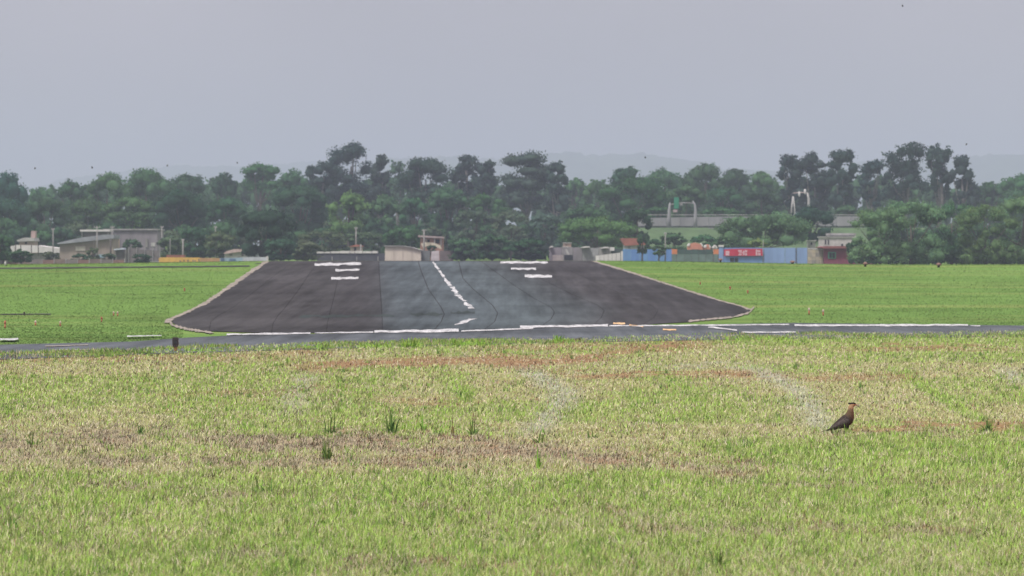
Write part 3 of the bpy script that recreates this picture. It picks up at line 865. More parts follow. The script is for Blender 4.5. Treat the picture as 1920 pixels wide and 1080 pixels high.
def crown_points(kind, rx, ry, rz, leaf, rg):
    """leaf centres of a crown centred on the origin; lobes carry clumps, clumps carry leaves"""
    if kind == 'euca':
        nl = rg.integers(26, 32); L = []
        for i in range(nl):
            q = rg.uniform(0.24, 0.36); qz = rg.uniform(0.14, 0.22)
            a = rg.uniform(0, 6.283); zt = rg.uniform(-1, 1) * (1 - qz)
            lim = (1 - 0.6 * max(zt, 0) ** 2.4) * (1 - q)
            r = math.sqrt(rg.uniform(0.1, 1)) * lim
            L.append((math.cos(a) * r * rx, math.sin(a) * r * ry, zt * rz, q * rx, qz * rz))
        L.append((rg.uniform(-0.25, 0.25) * rx, 0, 0.8 * rz, 0.34 * rx, 0.2 * rz))
        cov, spread = 4.0, 0.22
    elif kind == 'airy':
        nl = rg.integers(22, 27); L = []
        for i in range(nl):
            q = rg.uniform(0.24, 0.36); qz = rg.uniform(0.18, 0.28)
            a = rg.uniform(0, 6.283); zt = rg.uniform(-1, 1) * (1 - qz)
            lim = (1 - 0.45 * max(zt, 0) ** 2.2) * (1 - q)
            r = math.sqrt(rg.uniform(0.05, 1)) * lim
            L.append((math.cos(a) * r * rx, math.sin(a) * r * ry, zt * rz, q * rx, qz * rz))
        L.append((rg.uniform(-0.2, 0.2) * rx, 0, 0.74 * rz, 0.32 * rx, 0.26 * rz))
        cov, spread = 3.4, 0.22
    elif kind == 'umbrella':
        nl = rg.integers(40, 46); L = []
        for i in range(nl):
            q = rg.uniform(0.15, 0.23); qz = rg.uniform(0.24, 0.34)
            a = rg.uniform(0, 6.283); r = math.sqrt(rg.uniform(0, 1)) * (1 - q)
            zt = (1 - qz) * (1.55 * math.sqrt(max(0, 1 - r * r)) - 0.55) - (1.1 * rg.uniform(0, 1) if i % 3 == 0 else 0.15 * rg.uniform(0, 1))
            L.append((math.cos(a) * r * rx, math.sin(a) * r * ry, max(-0.75, zt) * rz, q * rx, qz * rz))
        cov, spread = 3.8, 0.24
    elif kind == 'mesq':
        nl = rg.integers(52, 60); L = []
        for i in range(nl):
            q = rg.uniform(0.13, 0.23); qz = q * rg.uniform(0.8, 1.1)
            ux = rg.uniform(-1, 1); uy = rg.uniform(-1, 1)
            top = (1 - qz) * (1 - 0.45 * abs(ux) ** 2.4 - 0.2 * uy * uy) * rg.uniform(0.86, 1.0)
            zt = top if i % 3 == 0 else (rg.uniform(-0.95, -0.45) if i % 3 == 1 else -0.85 + rg.uniform(0, 1) * (top + 0.85))
            L.append((ux * (1 - q) * rx, uy * (1 - q) * ry, zt * rz, q * rx, qz * rz))
        cov, spread = 4.4, 0.36
    else:
        nl = rg.integers(18, 25); L = []
        for i in range(nl):
            q = rg.uniform(0.22, 0.36)
            ux = rg.uniform(-1, 1); uy = rg.uniform(-1, 1) * math.sqrt(1 - 0.7 * ux * ux)
            shoulder = (1 - 0.58 * abs(ux) ** 2.2 - 0.25 * abs(uy) ** 2.5)
            zt = (1 - q) * shoulder if i % 2 == 0 else rg.uniform(-1, 1) * (1 - q) * shoulder
            L.append((ux * (1 - q) * rx, uy * (1 - q) * ry, zt * rz, q * rx, q * rz * rg.uniform(0.75, 1.0)))
        for zz, xx in ((-0.6, -0.5), (-0.62, 0.5), (-0.65, 0.0)):
            L.append((xx * rx, 0, zz * rz, 0.36 * rx, 0.34 * rz))
        L.append((rg.uniform(-0.2, 0.2) * rx, 0, 0.64 * rz, 0.36 * rx, 0.35 * rz))
        cov, spread = (3.8, 0.24) if kind != 'mesq' else (4.2, 0.30)
    area = math.pi * rx * rz
    nleaf = int(cov * area / (0.36 * leaf * leaf)); nleaf = min(nleaf, 13000)
    per = 16; ncl = max(30, nleaf // per)
    L = np.array(L); wgt = (L[:, 3] * L[:, 4]); wgt = wgt / wgt.sum()
    li = rg.choice(len(L), ncl, p=wgt)
    v = rg.normal(size=(ncl, 3)); v[:, 2] += 0.35; v /= np.linalg.norm(v, axis=1, keepdims=True)
    rr = np.where(rg.random(ncl) < 0.72, rg.uniform(0.8, 1.08, ncl), rg.uniform(0.1, 0.8, ncl))
    Q = L[li]
    cc = Q[:, :3] + v * rr[:, None] * np.stack([Q[:, 3], Q[:, 3] * ry / rx, Q[:, 4]], -1)
    csz = spread * Q[:, 3].repeat(per)
    P = cc.repeat(per, 0) + rg.normal(size=(ncl * per, 3)) * np.stack([csz, csz, csz * 0.6], -1)
    tint = (rg.uniform(0.75, 1.28, len(L))[li] * rg.uniform(0.72, 1.3, ncl)).repeat(per)
    warm = rg.uniform(-0.12, 0.12, ncl).repeat(per)
    return P, tint, warm, L

GREENS_0 = {
 'dark': (0.040, 0.072, 0.030), 'mid': (0.058, 0.102, 0.036), 'light': (0.118, 0.158, 0.040), 'euca': (0.042, 0.060, 0.042),
 'grey': (0.085, 0.115, 0.065), 'olive': (0.085, 0.095, 0.045), 'mesq': (0.105, 0.160, 0.060), 'black': (0.030, 0.050, 0.026), 'blue': (0.045, 0.085, 0.050)}
GREENS = {k: (v[0] * 0.98, v[1] * 1.26, v[2] * 1.55) for k, v in GREENS_0.items()}
TREE_N = 0
def tree(name, label, kind, x0, x1, yt, yb, Y, col, group, leaf=None, ry=None, cat="tree"):
    global TREE_N
    TREE_N += 1
    rg = np.random.default_rng(5000 + TREE_N)
    Xc = PX((x0 + x1) / 2, Y); rx = (x1 - x0) / 2 / F * Y
    zt, zb = PZ(yt, Y), PZ(yb, Y); zg = float(zground(Xc, Y))
    zb = max(zb, zg + 0.15)
    rz = (zt - zb) / 2; zc = (zt + zb) / 2
    ry = ry or min(rx, max(rz, 3.0))
    leaf = leaf or (0.00052 * Y if kind != 'mesq' else 0.00046 * Y)
    root = thing(name, (Xc, Y, zg - 0.1), label, cat, group)
    P, tint, warm, L = crown_points(kind, rx * 0.97, ry, rz * 0.97, leaf, rg)
    # keep the crown inside its own envelope
    P = P + np.array([0, 0, zc - (zg - 0.1)])
    P = P[(P[:, 2] > 0.05)] if (P[:, 2] > 0.05).all() else P
    V, Fq = leaf_quads(P, leaf, rg)
    V[:, 2] = np.maximum(V[:, 2], 0.02)
    base = np.array(GREENS[col]) * rg.uniform(0.84, 1.2) * np.array([rg.uniform(0.86, 1.2), 1.0, rg.uniform(0.85, 1.15)])
    c = base[None, :] * tint[:, None] * np.stack([1 + warm, np.ones_like(warm), 1 - warm], -1)
    CV, CF = lobe_cores(L, ry / rx, {'airy': 0.58, 'euca': 0.74, 'mesq': 0.74}.get(kind, 0.76), rg)
    CV = CV + np.array([0, 0, zc - (zg - 0.1)]); CV[:, 2] = np.maximum(CV[:, 2], 0.01)
    cc = base[None] * rg.uniform(0.8, 1.15, len(CV))[:, None]
    tri = np.concatenate([Fq[:, [0, 1, 2]], Fq[:, [0, 2, 3]], CF + len(V)])
    link("crown", mesh_np("crown", np.concatenate([V, CV]), tri, np.concatenate([c.repeat(4, 0), cc])), M_LEAF, root)
    # trunk with limbs
    h = zc - zg
    mb = MB()
    tr = max(0.12, 0.022 * (zt - zg)); g0 = Vector((Xc, Y, zg - 0.1))
    if kind in ('shrub',): tr *= 0.6
    wob = [Vector((rg.uniform(-1, 1) * 0.04 * h, rg.uniform(-1, 1) * 0.04 * h, 0)) for _ in range(4)]
    pts = [g0, g0 + Vector((0, 0, h * 0.35)) + wob[0], g0 + Vector((0, 0, h * 0.7)) + wob[1], g0 + Vector((0, 0, h + 0.3 * rz)) + wob[2]]
    mb.tube(pts, [tr * 1.35, tr, tr * 0.75, tr * 0.3], 7)
    for i in range(min(len(L), 7)):
        e = Vector((Xc + L[i, 0], Y + L[i, 1], zc + L[i, 2]))
        s0 = pts[1].lerp(pts[2], rg.uniform(0, 1))
        mid = s0.lerp(e, 0.5) + Vector((0, 0, -0.06 * h))
        mb.tube([s0, mid, e], [tr * 0.5, tr * 0.34, tr * 0.12], 5)
    mb.build("trunk", M_PALEBARK if kind in ('euca', 'airy') else M_BARK, root, smooth=True)
    return root

TB = "tall trees of the back row"; TM = "broadleaf trees of the middle row"; TF = "trees and bushes behind the boundary"
a_ = 'airy'; r_, e_, u_, m_k = 'round', 'euca', 'umbrella', 'mesq'
TREES = [
 # back row, left to right
 ("broadleaf_tree", "dense dark tree at the far left edge of the skyline", r_, -30, 56, 322, 470, 800, 'blue', TB),
 ("broadleaf_tree", "small pale hazy tree in the skyline dip near the left edge", r_, 50, 98, 346, 450, 960, 'mid', TB),
 ("broadleaf_tree", "dark rounded tree right of the pale hazy tree near the left edge", r_, 100, 166, 336, 440, 840, 'dark', TB),
 ("broadleaf_tree", "tree forming the left shoulder of the big rounded grove", r_, 160, 245, 322, 450, 830, 'mid', TB),
 ("broadleaf_tree", "highest rounded tree of the big grove at left", r_, 225, 325, 313, 450, 840, 'mid', TB),
 ("broadleaf_tree", "tree forming the right shoulder of the big rounded grove", r_, 305, 402, 324, 455, 850, 'dark', TB),
 ("broadleaf_tree", "small rounded tree between the big grove and the flat-topped tree", r_, 396, 446, 322, 430, 900, 'dark', TB),
 ("gum_tree", "flat-topped tree with bare stem left of the giant airy tree", r_, 453, 528, 305, 365, 900, 'mid', TB),
 ("broadleaf_tree", "low rounded tree between the flat-topped tree and the giant airy tree", r_, 510, 580, 316, 430, 920, 'mid', TB),
 ("gum_tree", "dark leaning tree on the left flank of the giant airy tree", e_, 566, 640, 300, 430, 870, 'euca', TB),
 ("gum_tree", "giant airy dome-topped tree, highest of the skyline's left half", a_, 602, 708, 269, 420, 880, 'euca', TB),
 ("gum_tree", "narrow tree on the right flank of the giant airy tree", e_, 690, 736, 288, 430, 870, 'euca', TB),
 ("gum_tree", "thin hazy tree in the gap right of the giant airy tree", a_, 728, 760, 300, 420, 900, 'grey', TB),
 ("gum_tree", "ragged gum tree left of the tree with a bright sky gap", e_, 750, 848, 295, 430, 860, 'euca', TB),
 ("gum_tree", "gum tree with a bright sky gap below its left crown", a_, 844, 902, 287, 400, 870, 'euca', TB),
 ("gum_tree", "narrow shoulder tree right of the crown with the sky gap", e_, 886, 934, 298, 430, 865, 'euca', TB),
 ("gum_tree", "broad dense dark gum tree at the middle of the skyline", e_, 930, 1045, 284, 425, 850, 'euca', TB),
 ("gum_tree", "slim dark gum tree on the right flank of the broad dense gum", e_, 1020, 1068, 300, 430, 845, 'euca', TB),
 ("broadleaf_tree", "low pale tree in the skyline gap right of the broad dense gum", r_, 1060, 1100, 328, 420, 960, 'mid', TB),
 ("broadleaf_tree", "low tree just right of the skyline gap below the hill", r_, 1092, 1150, 334, 430, 930, 'mid', TB),
 ("broadleaf_tree", "dark flat-domed tree below the hill crest right of centre", r_, 1144, 1214, 309, 400, 890, 'dark', TB),
 ("broadleaf_tree", "hazy lumpy tree right of the dark flat-domed tree", r_, 1204, 1284, 315, 420, 920, 'mid', TB),
 ("broadleaf_tree", "broad tree at the right end of the hill's slope", r_, 1280, 1362, 305, 420, 900, 'mid', TB),
 ("broadleaf_tree", "sloping tree between the broad tree and the first right gum", r_, 1346, 1412, 314, 430, 920, 'dark', TB),
 ("broadleaf_tree", "low tree left of the right-hand gum group", r_, 1396, 1462, 320, 420, 940, 'mid', TB),
 ("gum_tree", "thin-topped first gum of the right-hand trio", a_, 1450, 1508, 287, 420, 850, 'euca', TB),
 ("gum_tree", "middle gum of the right-hand trio", e_, 1488, 1562, 284, 420, 845, 'euca', TB),
 ("gum_tree", "dense pointed gum at the right end of the trio", e_, 1548, 1610, 277, 420, 840, 'euca', TB),
 ("gum_tree", "sparse lower gum at the left of the far right group", a_, 1608, 1665, 299, 420, 860, 'euca', TB),
 ("gum_tree", "tall airy gum with a rounded top in the far right group", a_, 1655, 1742, 266, 425, 855, 'euca', TB),
 ("gum_tree", "tall narrow gum with a small tuft top in the far right group", a_, 1734, 1788, 267, 425, 850, 'euca', TB),
 ("gum_tree", "dark conical gum at the right end of the far right group", e_, 1778, 1836, 290, 430, 845, 'euca', TB),
 ("broadleaf_tree", "low tree right of the dark conical gum", r_, 1828, 1886, 338, 430, 920, 'mid', TB),
 ("broadleaf_tree", "rounded tree at the right edge of the skyline", r_, 1868, 1950, 324, 430, 900, 'mid', TB),
 # middle row
 ("broadleaf_tree", "blue-green tree low at the far left edge behind the pole", r_, -30, 62, 372, 470, 720, 'blue', TM),
 ("broadleaf_tree", "dark tree above the white shed at left", r_, 40, 130, 366, 462, 730, 'dark', TM),
 ("broadleaf_tree", "tree above the left end of the flat white canopy", r_, 110, 210, 372, 446, 745, 'mid', TM),
 ("broadleaf_tree", "bushy tree behind the grey flat-roofed building", r_, 190, 300, 366, 440, 740, 'mid', TM),
 ("broadleaf_tree", "dark spreading tree right of the grey flat-roofed building", r_, 285, 395, 352, 460, 735, 'dark', TM),
 ("broadleaf_tree", "shaded tree left of the big black-green tree", r_, 380, 470, 366, 450, 745, 'dark', TM),
 ("broadleaf_tree", "deep dark tree behind the big black-green tree", r_, 500, 626, 342, 450, 740, 'dark', TM),
 ("broadleaf_tree", "light green rounded tree left of the runway's middle", r_, 610, 696, 359, 445, 700, 'light', TM),
 ("broadleaf_tree", "rounded tree touching the light green tree on its right", r_, 680, 760, 364, 448, 710, 'mid', TM),
 ("broadleaf_tree", "broad tree above the beige shed", r_, 742, 812, 368, 450, 720, 'mid', TM),
 ("broadleaf_tree", "spreading tree below the crown with the sky gap", r_, 790, 886, 350, 440, 750, 'mid', TM),
 ("broadleaf_tree", "tree below the left flank of the broad dense gum", r_, 872, 960, 362, 440, 745, 'mid', TM),
 ("shrub", "pale grey-green scrub below the broad dense gum's left side", m_k, 850, 930, 390, 460, 690, 'grey', TM),
 ("shrub", "pale grey-green scrub below the broad dense gum", m_k, 915, 1000, 394, 465, 690, 'grey', TM),
 ("shrub", "pale scrub left of the yellow-green domed tree", m_k, 985, 1060, 398, 465, 695, 'grey', TM),
 ("broadleaf_tree", "tree between the broad dense gum and the big round tree", r_, 1056, 1140, 382, 450, 730, 'mid', TM),
 ("broadleaf_tree", "big round tree left of the concrete bridge", r_, 1112, 1260, 330, 430, 800, 'mid', TM),
 ("broadleaf_tree", "tree behind the bent-topped gantry", r_, 1240, 1330, 345, 420, 830, 'mid', TM),
 ("broadleaf_tree", "tree right of the bent-topped gantry", r_, 1310, 1400, 350, 425, 820, 'mid', TM),
 ("broadleaf_tree", "shaded tree left of the white lamp frame", r_, 1385, 1470, 350, 425, 810, 'dark', TM),
 ("broadleaf_tree", "small pale bush at the foot of the right gum trio", r_, 1560, 1616, 384, 425, 800, 'mid', TM),
 ("shrub", "small light bush at the left foot of the gantry", r_, 1208, 1256, 386, 418, 775, 'mid', TM),
 ("shrub", "long light bush right of the gantry above the bridge", r_, 1312, 1392, 390, 414, 775, 'mid', TM),
 # front
 ("bush", "dark bush in front of the white shed at the left edge", r_, -20, 30, 436, 492, 560, 'dark', TF),
 ("bush", "low bush at the left end of the brown fence", r_, 14, 66, 468, 494, 555, 'dark', TF),
 ("bush", "dull green bush in front of the white shed's wall", r_, 78, 112, 470, 494, 575, 'olive', TF),
 ("bush", "low bush before the dark doorway of the white shed", r_, 128, 170, 476, 495, 572, 'dark', TF),
 ("bush", "scrubby bush before the tan workshop's right corner", r_, 186, 222, 474, 495, 570, 'olive', TF),
 ("bush", "scrubby bush before the dark masonry wall", r_, 244, 288, 476, 496, 572, 'dark', TF),
 ("bush", "straggly olive bush under the thin dark pole", r_, 160, 190, 464, 495, 585, 'olive', TF),
 ("bush", "green bush between the grey flat-roofed building and pale poles", r_, 292, 350, 440, 488, 620, 'olive', TF),
 ("broadleaf_tree", "dark low tree above the yellow wall", r_, 332, 402, 426, 486, 625, 'dark', TF),
 ("bush", "olive bush above the join of yellow and pale blue walls", r_, 380, 446, 434, 484, 615, 'olive', TF),
 ("broadleaf_tree", "big black-green tree beside the runway's far left corner", r_, 436, 562, 388, 490, 580, 'black', TF),
 ("bush", "low dark bush at the foot of the big black-green tree", r_, 492, 560, 446, 494, 570, 'dark', TF),
 ("bush", "olive bush left of the dark wall with a white top", r_, 540, 606, 450, 494, 575, 'olive', TF),
 ("broadleaf_tree", "brownish scrubby tree behind the dark wall's left half", m_k, 556, 650, 430, 480, 640, 'olive', TF),
 ("broadleaf_tree", "brownish scrubby tree behind the dark wall's right half", m_k, 640, 728, 432, 480, 640, 'olive', TF),
 ("broadleaf_tree", "leafy tree overhanging the beige shed", r_, 712, 796, 424, 484, 625, 'mid', TF),
 ("broadleaf_tree", "green tree right of the narrow white doorway wall", r_, 838, 905, 446, 490, 590, 'mid', TF),
 ("broadleaf_tree", "fullest green tree left of the grey shacks", r_, 885, 962, 438, 490, 595, 'mid', TF),
 ("broadleaf_tree", "dark low tree touching the grey shacks on their left", r_, 950, 1034, 446, 490, 590, 'dark', TF),
 ("broadleaf_tree", "yellow-green domed tree above the grey shacks", u_, 1036, 1202, 404, 474, 630, 'light', TF),
 ("broadleaf_tree", "dark tree right of the yellow-green domed tree", r_, 1164, 1226, 388, 462, 640, 'dark', TF),
 ("small_tree", "small slender tree in front of the left blue wall near the tiled house", r_, 1192, 1216, 440, 478, 575, 'dark', TF),
 ("small_tree", "small light tree in front of the left blue wall's middle", r_, 1220, 1252, 458, 480, 572, 'mid', TF),
 ("bush", "bushy growth behind the dark green screen", r_, 1236, 1292, 436, 478, 640, 'mid', TF),
 ("bush", "low bush behind the salmon stall tops", r_, 1286, 1352, 440, 478, 650, 'mid', TF),
 ("bush", "low bush right of the left small trees, behind the left blue wall", r_, 1208, 1246, 446, 480, 630, 'dark', TF),
 ("broadleaf_tree", "wide umbrella-shaped tree above the red banner", u_, 1336, 1536, 395, 480, 610, 'mesq', TF),
 ("broadleaf_tree", "dark blue-green tree behind the umbrella-shaped tree", r_, 1474, 1568, 386, 458, 640, 'black', TF),
 ("bush", "light green bush just above the red banner's right end", r_, 1398, 1442, 448, 476, 590, 'light', TF),
 ("bush", "dull bush behind the left end of the red banner", r_, 1330, 1400, 440, 474, 620, 'mid', TF),
 ("thorn_tree", "first feathery tree of the right-hand clump, over the maroon house", m_k, 1588, 1712, 387, 496, 540, 'mesq', TF),
 ("thorn_tree", "second feathery tree of the right-hand clump", m_k, 1640, 1776, 371, 498, 545, 'mesq', TF),
 ("thorn_tree", "third feathery tree of the right-hand clump, with bare stems below", m_k, 1716, 1852, 375, 496, 550, 'mesq', TF),
 ("thorn_tree", "fourth feathery tree of the right-hand clump", m_k, 1790, 1908, 380, 498, 545, 'mesq', TF),
 ("thorn_tree", "feathery tree of the right-hand clump cut by the frame edge", m_k, 1846, 1990, 362, 498, 550, 'mesq', TF),
]
for t in TREES:
    t = list(t)
    if t[9] == TB:                       # crowns sit high, the wood behind closes the view below
        t[6] = t[5] + (t[6] - t[5]) * {r_: 0.92, e_: 0.9}.get(t[2], 0.8)
        wd = (t[4] - t[3]) * (0.07 if t[2] == r_ else 0.13); t[3] -= wd; t[4] += wd
    tree(*t)

# the wood behind them, one mass
rg = np.random.default_rng(77); VV, FF, CC = [], [], []; b = 0
for i in range(74):
    x = -220 + i * 32 + rg.uniform(-14, 14); Yv = rg.uniform(980, 1090)
    tops = np.interp(x, [-200, 60, 110, 450, 730, 780, 1050, 1110, 1400, 1600, 1840, 2100], [342, 356, 344, 330, 334, 342, 336, 346, 334, 328, 344, 338]) + rg.uniform(-4, 8)
    rx = rg.uniform(26, 40) / F * Yv; zt = PZ(tops, Yv); zg = float(zground(PX(x, Yv), Yv)); rz = (zt - zg) / 2
    P, tint, warm, L = crown_points('round', rx, rx * 0.7, rz, 0.9, rg)
    P = P[rg.permutation(len(P))[:1700]]; k = len(P)
    V, Fq = leaf_quads(P + np.array([PX(x, Yv), Yv, (zt + zg) / 2]), 1.15, rg)
    V[:, 2] = np.maximum(V[:, 2], zg)
    CV, CF = lobe_cores(L, 0.7, 0.8, rg); CV = CV + np.array([PX(x, Yv), Yv, (zt + zg) / 2]); CV[:, 2] = np.maximum(CV[:, 2], zg)
    VV += [V, CV]; FF += [Fq[:, [0, 1, 2]] + b, Fq[:, [0, 2, 3]] + b, CF + b + len(V)]; b += len(V) + len(CV)
    CC += [(np.array(GREENS['mid'])[None] * tint[:k, None]).repeat(4, 0), np.tile(np.array(GREENS['mid']), (len(CV), 1))]
o = link("distant_wood", mesh_np("distant_wood", np.concatenate(VV), np.concatenate(FF), np.concatenate(CC)), M_LEAF)
tag(o, "hazy mass of distant woodland behind the tree rows", "woodland", kind="stuff")
# undergrowth closing the view below the crowns
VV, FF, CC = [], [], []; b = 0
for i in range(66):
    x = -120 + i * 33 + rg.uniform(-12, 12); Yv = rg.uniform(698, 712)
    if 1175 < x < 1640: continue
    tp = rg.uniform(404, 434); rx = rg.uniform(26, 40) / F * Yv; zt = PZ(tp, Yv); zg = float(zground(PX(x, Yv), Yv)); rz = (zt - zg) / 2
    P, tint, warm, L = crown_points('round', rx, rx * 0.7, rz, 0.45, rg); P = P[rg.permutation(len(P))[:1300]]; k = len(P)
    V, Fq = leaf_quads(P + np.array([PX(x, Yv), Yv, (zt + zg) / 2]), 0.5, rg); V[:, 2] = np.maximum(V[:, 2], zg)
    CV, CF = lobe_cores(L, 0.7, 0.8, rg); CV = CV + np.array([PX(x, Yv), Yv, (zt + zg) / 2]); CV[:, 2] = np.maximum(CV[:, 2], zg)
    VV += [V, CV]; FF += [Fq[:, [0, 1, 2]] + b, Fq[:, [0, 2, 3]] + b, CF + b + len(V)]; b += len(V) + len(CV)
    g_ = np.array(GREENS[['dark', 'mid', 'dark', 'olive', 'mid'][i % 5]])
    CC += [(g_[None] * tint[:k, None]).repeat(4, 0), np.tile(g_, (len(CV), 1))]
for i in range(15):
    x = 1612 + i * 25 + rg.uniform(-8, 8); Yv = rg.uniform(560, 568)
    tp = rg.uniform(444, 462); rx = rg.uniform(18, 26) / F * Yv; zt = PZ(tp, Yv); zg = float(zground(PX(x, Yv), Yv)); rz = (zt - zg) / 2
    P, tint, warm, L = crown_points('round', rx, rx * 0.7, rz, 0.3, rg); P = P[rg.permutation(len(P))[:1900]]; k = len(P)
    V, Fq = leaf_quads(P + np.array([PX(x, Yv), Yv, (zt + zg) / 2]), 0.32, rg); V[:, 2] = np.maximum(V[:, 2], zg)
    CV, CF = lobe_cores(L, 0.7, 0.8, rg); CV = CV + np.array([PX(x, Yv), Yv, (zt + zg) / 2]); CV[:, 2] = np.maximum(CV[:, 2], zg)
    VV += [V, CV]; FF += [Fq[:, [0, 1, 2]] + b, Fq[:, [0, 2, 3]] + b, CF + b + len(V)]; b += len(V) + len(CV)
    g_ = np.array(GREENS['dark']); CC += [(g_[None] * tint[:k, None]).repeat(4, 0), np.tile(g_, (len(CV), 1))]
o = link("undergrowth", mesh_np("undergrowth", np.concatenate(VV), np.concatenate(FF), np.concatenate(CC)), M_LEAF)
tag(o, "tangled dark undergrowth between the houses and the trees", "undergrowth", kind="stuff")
# ------------------------------------------------------------------ buildings and walls along the far boundary
M_WHITE = mat("limewash_white", (0.60, 0.58, 0.57), 0.85, 0.12, 1.0, 1)
M_GREYW = mat("grey_render", (0.30, 0.29, 0.29), 0.9, 0.25, 1.0, 1)
M_LILAC = mat("lilac_grey_render", (0.23, 0.21, 0.23), 0.9, 0.2, 0.7, 1)
M_TAN = mat("tan_render", (0.29, 0.24, 0.21), 0.9, 0.2, 0.8, 1)
M_BEIGE = mat("beige_sheet", (0.60, 0.53, 0.45), 0.8, 0.1, 0.8, 1)
M_DARK = mat("dark_opening", (0.035, 0.037, 0.045), 0.9, 0.2)
M_ROOFG = mat("grey_roofing", (0.27, 0.28, 0.31), 0.8, 0.2, 0.8)
M_TIN = mat("weathered_tin", (0.42, 0.41, 0.40), 0.6, 0.2, 0.8)
M_BROWN = mat("brown_masonry", (0.20, 0.15, 0.13), 0.95, 0.3, 1.0)
M_YEL = mat("ochre_wall_paint", (0.62, 0.38, 0.09), 0.85, 0.15, 0.8, 1)
M_ORB = mat("orange_brown_wall", (0.40, 0.24, 0.12), 0.9, 0.2, 0.8, 1)
M_PBLUE = mat("pale_blue_paint", (0.27, 0.38, 0.45), 0.85, 0.2, 0.9, 1)
M_DBLUE = mat("deep_blue_mural", (0.09, 0.15, 0.25), 0.85, 0.2, 0.9)
M_BLUE = mat("blue_wall_paint", (0.12, 0.24, 0.52), 0.8, 0.15, 0.8, 1)
M_LBLUE = mat("faded_blue_paint", (0.22, 0.32, 0.55), 0.8, 0.12, 0.8, 1)
M_RED = mat("crimson_banner", (0.48, 0.03, 0.07), 0.7, 0.12, 1.2)
M_PINK = mat("pale_banner_print", (0.62, 0.40, 0.46), 0.7, 0.2, 3)
M_MAROON = mat("maroon_paint", (0.20, 0.05, 0.085), 0.85, 0.2, 0.8, 1)
M_CREAM = mat("cream_blocks", (0.47, 0.41, 0.33), 0.9, 0.25, 1.5)
M_TILE = mat("red_roof_tile", (0.30, 0.12, 0.09), 0.9, 0.25, 1.2)
M_ORANGE = mat("orange_panel", (0.60, 0.21, 0.09), 0.7, 0.15, 1.2)
M_GSCR = mat("dark_green_screen", (0.05, 0.09, 0.08), 0.9, 0.25, 1.0)
M_GBASE = mat("grey_green_plinth", (0.13, 0.19, 0.17), 0.9, 0.2, 1.0)
M_WINT = mat("green_window_frame", (0.06, 0.26, 0.16), 0.6, 0.1)
M_CONC = mat("bridge_concrete", (0.25, 0.25, 0.26), 0.9, 0.15, 0.4, 1)
M_POLE = mat("pole_concrete", (0.24, 0.23, 0.22), 0.9, 0.15, 1.0)
M_DPOLE = mat("dark_pole", (0.09, 0.08, 0.075), 0.9, 0.2, 1.0)
M_SIGNG = mat("green_road_sign", (0.03, 0.22, 0.13), 0.6, 0.1)
M_EMB = mat("embankment_grass", (0.065, 0.115, 0.045), 1.0, 0.25, 0.4)
M_SALM = mat("salmon_canvas", (0.52, 0.22, 0.16), 0.9, 0.15, 1.0)
M_BRICK = mat("reddish_brick", (0.30, 0.17, 0.14), 0.9, 0.25, 1.0)

def gz(x, Y): return float(zground(PX(x, Y), Y))
def house(name, label, cat, x0, x1, Y, group=None):
    xc = (x0 + x1) / 2
    return thing(name, (PX(xc, Y), Y, gz(xc, Y)), label, cat, group)
def pbox(x0, x1, y0, y1, Y, dep, dy=0.0):
    """box whose front shows x0..x1, y0(top)..y1(bottom) at distance Y"""
    return MB().box(PX(x0, Y), PX(x1, Y), Y + dy, Y + dy + dep, PZ(y1, Y), PZ(y0, Y))
def pprism(outline, Y, dep, dy=0.0):
    return MB().prism([(PX(x, Y), PZ(y, Y)) for x, y in outline], Y + dy, Y + dy + dep)
def part(mb, name, m_, root, label=None): return mb.build(name, m_, root, label=label)
GB = 500   # bottoms run below the ground line

# --- left cluster
h = house("shed", "long low shed with white sloping roof behind bushes at left", "shed", 20, 145, 620)
part(pprism([(24, 474), (145, 476), (145, GB), (24, GB)], 620, 8), "wall", M_GREYW, h)
part(pprism([(19, 459), (70, 460), (148, 470), (148, 475.5), (90, 474), (24, 473)], 620, 9, -0.7), "roof", M_WHITE, h)
for x in (90, 118): part(pbox(x, x + 0.7, 475, 486, 620, 0.05, -0.12), "wall_joint", M_DARK, h)
part(pbox(143.5, 159, 473.5, 482, 620, 3, 0.3), "doorway", M_DARK, h)
for x in (28, 38, 58, 71):
    part(pbox(x, x + 1.6, 459, 480, 616, 0.15), "canopy_post", M_DPOLE, h)
h = house("house", "small pink-walled house with pale pitched roof above the white shed", "house", 34, 64, 660)
part(pbox(36, 63, 452, GB, 660, 6), "wall", mat("pink_wall", (0.42, 0.30, 0.28)), h)
part(pprism([(32, 450), (46, 445.5), (64, 446), (66, 452), (34, 453)], 660, 7, -0.5), "roof", M_TIN, h)
part(pbox(57, 65, 433, 446, 660, 2, 1), "water_tank_tower", mat("pink_wall", (0.42, 0.30, 0.28)), h)
part(pbox(47, 51, 453.5, 458, 660, 0.06, -0.09), "window", M_DARK, h)
h = house("workshop", "tan workshop with grey lean-to roof beside the dark pole", "workshop", 110, 212, 610)
part(pprism([(112, 456), (162, 452), (212, 446), (212, GB), (112, GB)], 610, 9), "wall", M_TAN, h)
part(pprism([(106, 456), (150, 446), (196, 440), (214, 440), (214, 447), (160, 453), (110, 458)], 610, 10, -0.6), "roof", M_ROOFG, h)
part(pbox(142, 160, 462, 470, 610, 0.08, -0.12), "wall_patch", mat("pale_patch", (0.47, 0.43, 0.38)), h)
part(pbox(178, 197, 477, 483, 610, 0.08, -0.12), "parked_panel", M_PBLUE, h)
part(pbox(168, 176, 478, 483, 610, 0.08, -0.12), "window", M_WHITE, h)
h = house("canopy", "flat white canopy slab on the roofline left of the grey building", "canopy", 150, 206, 640)
part(pbox(150, 206, 430.5, 434, 640, 6), "slab", M_WHITE, h)
part(pbox(156, 200, 435, GB, 640, 5, 0.5), "wall", mat("shade_wall", (0.12, 0.11, 0.11)), h)
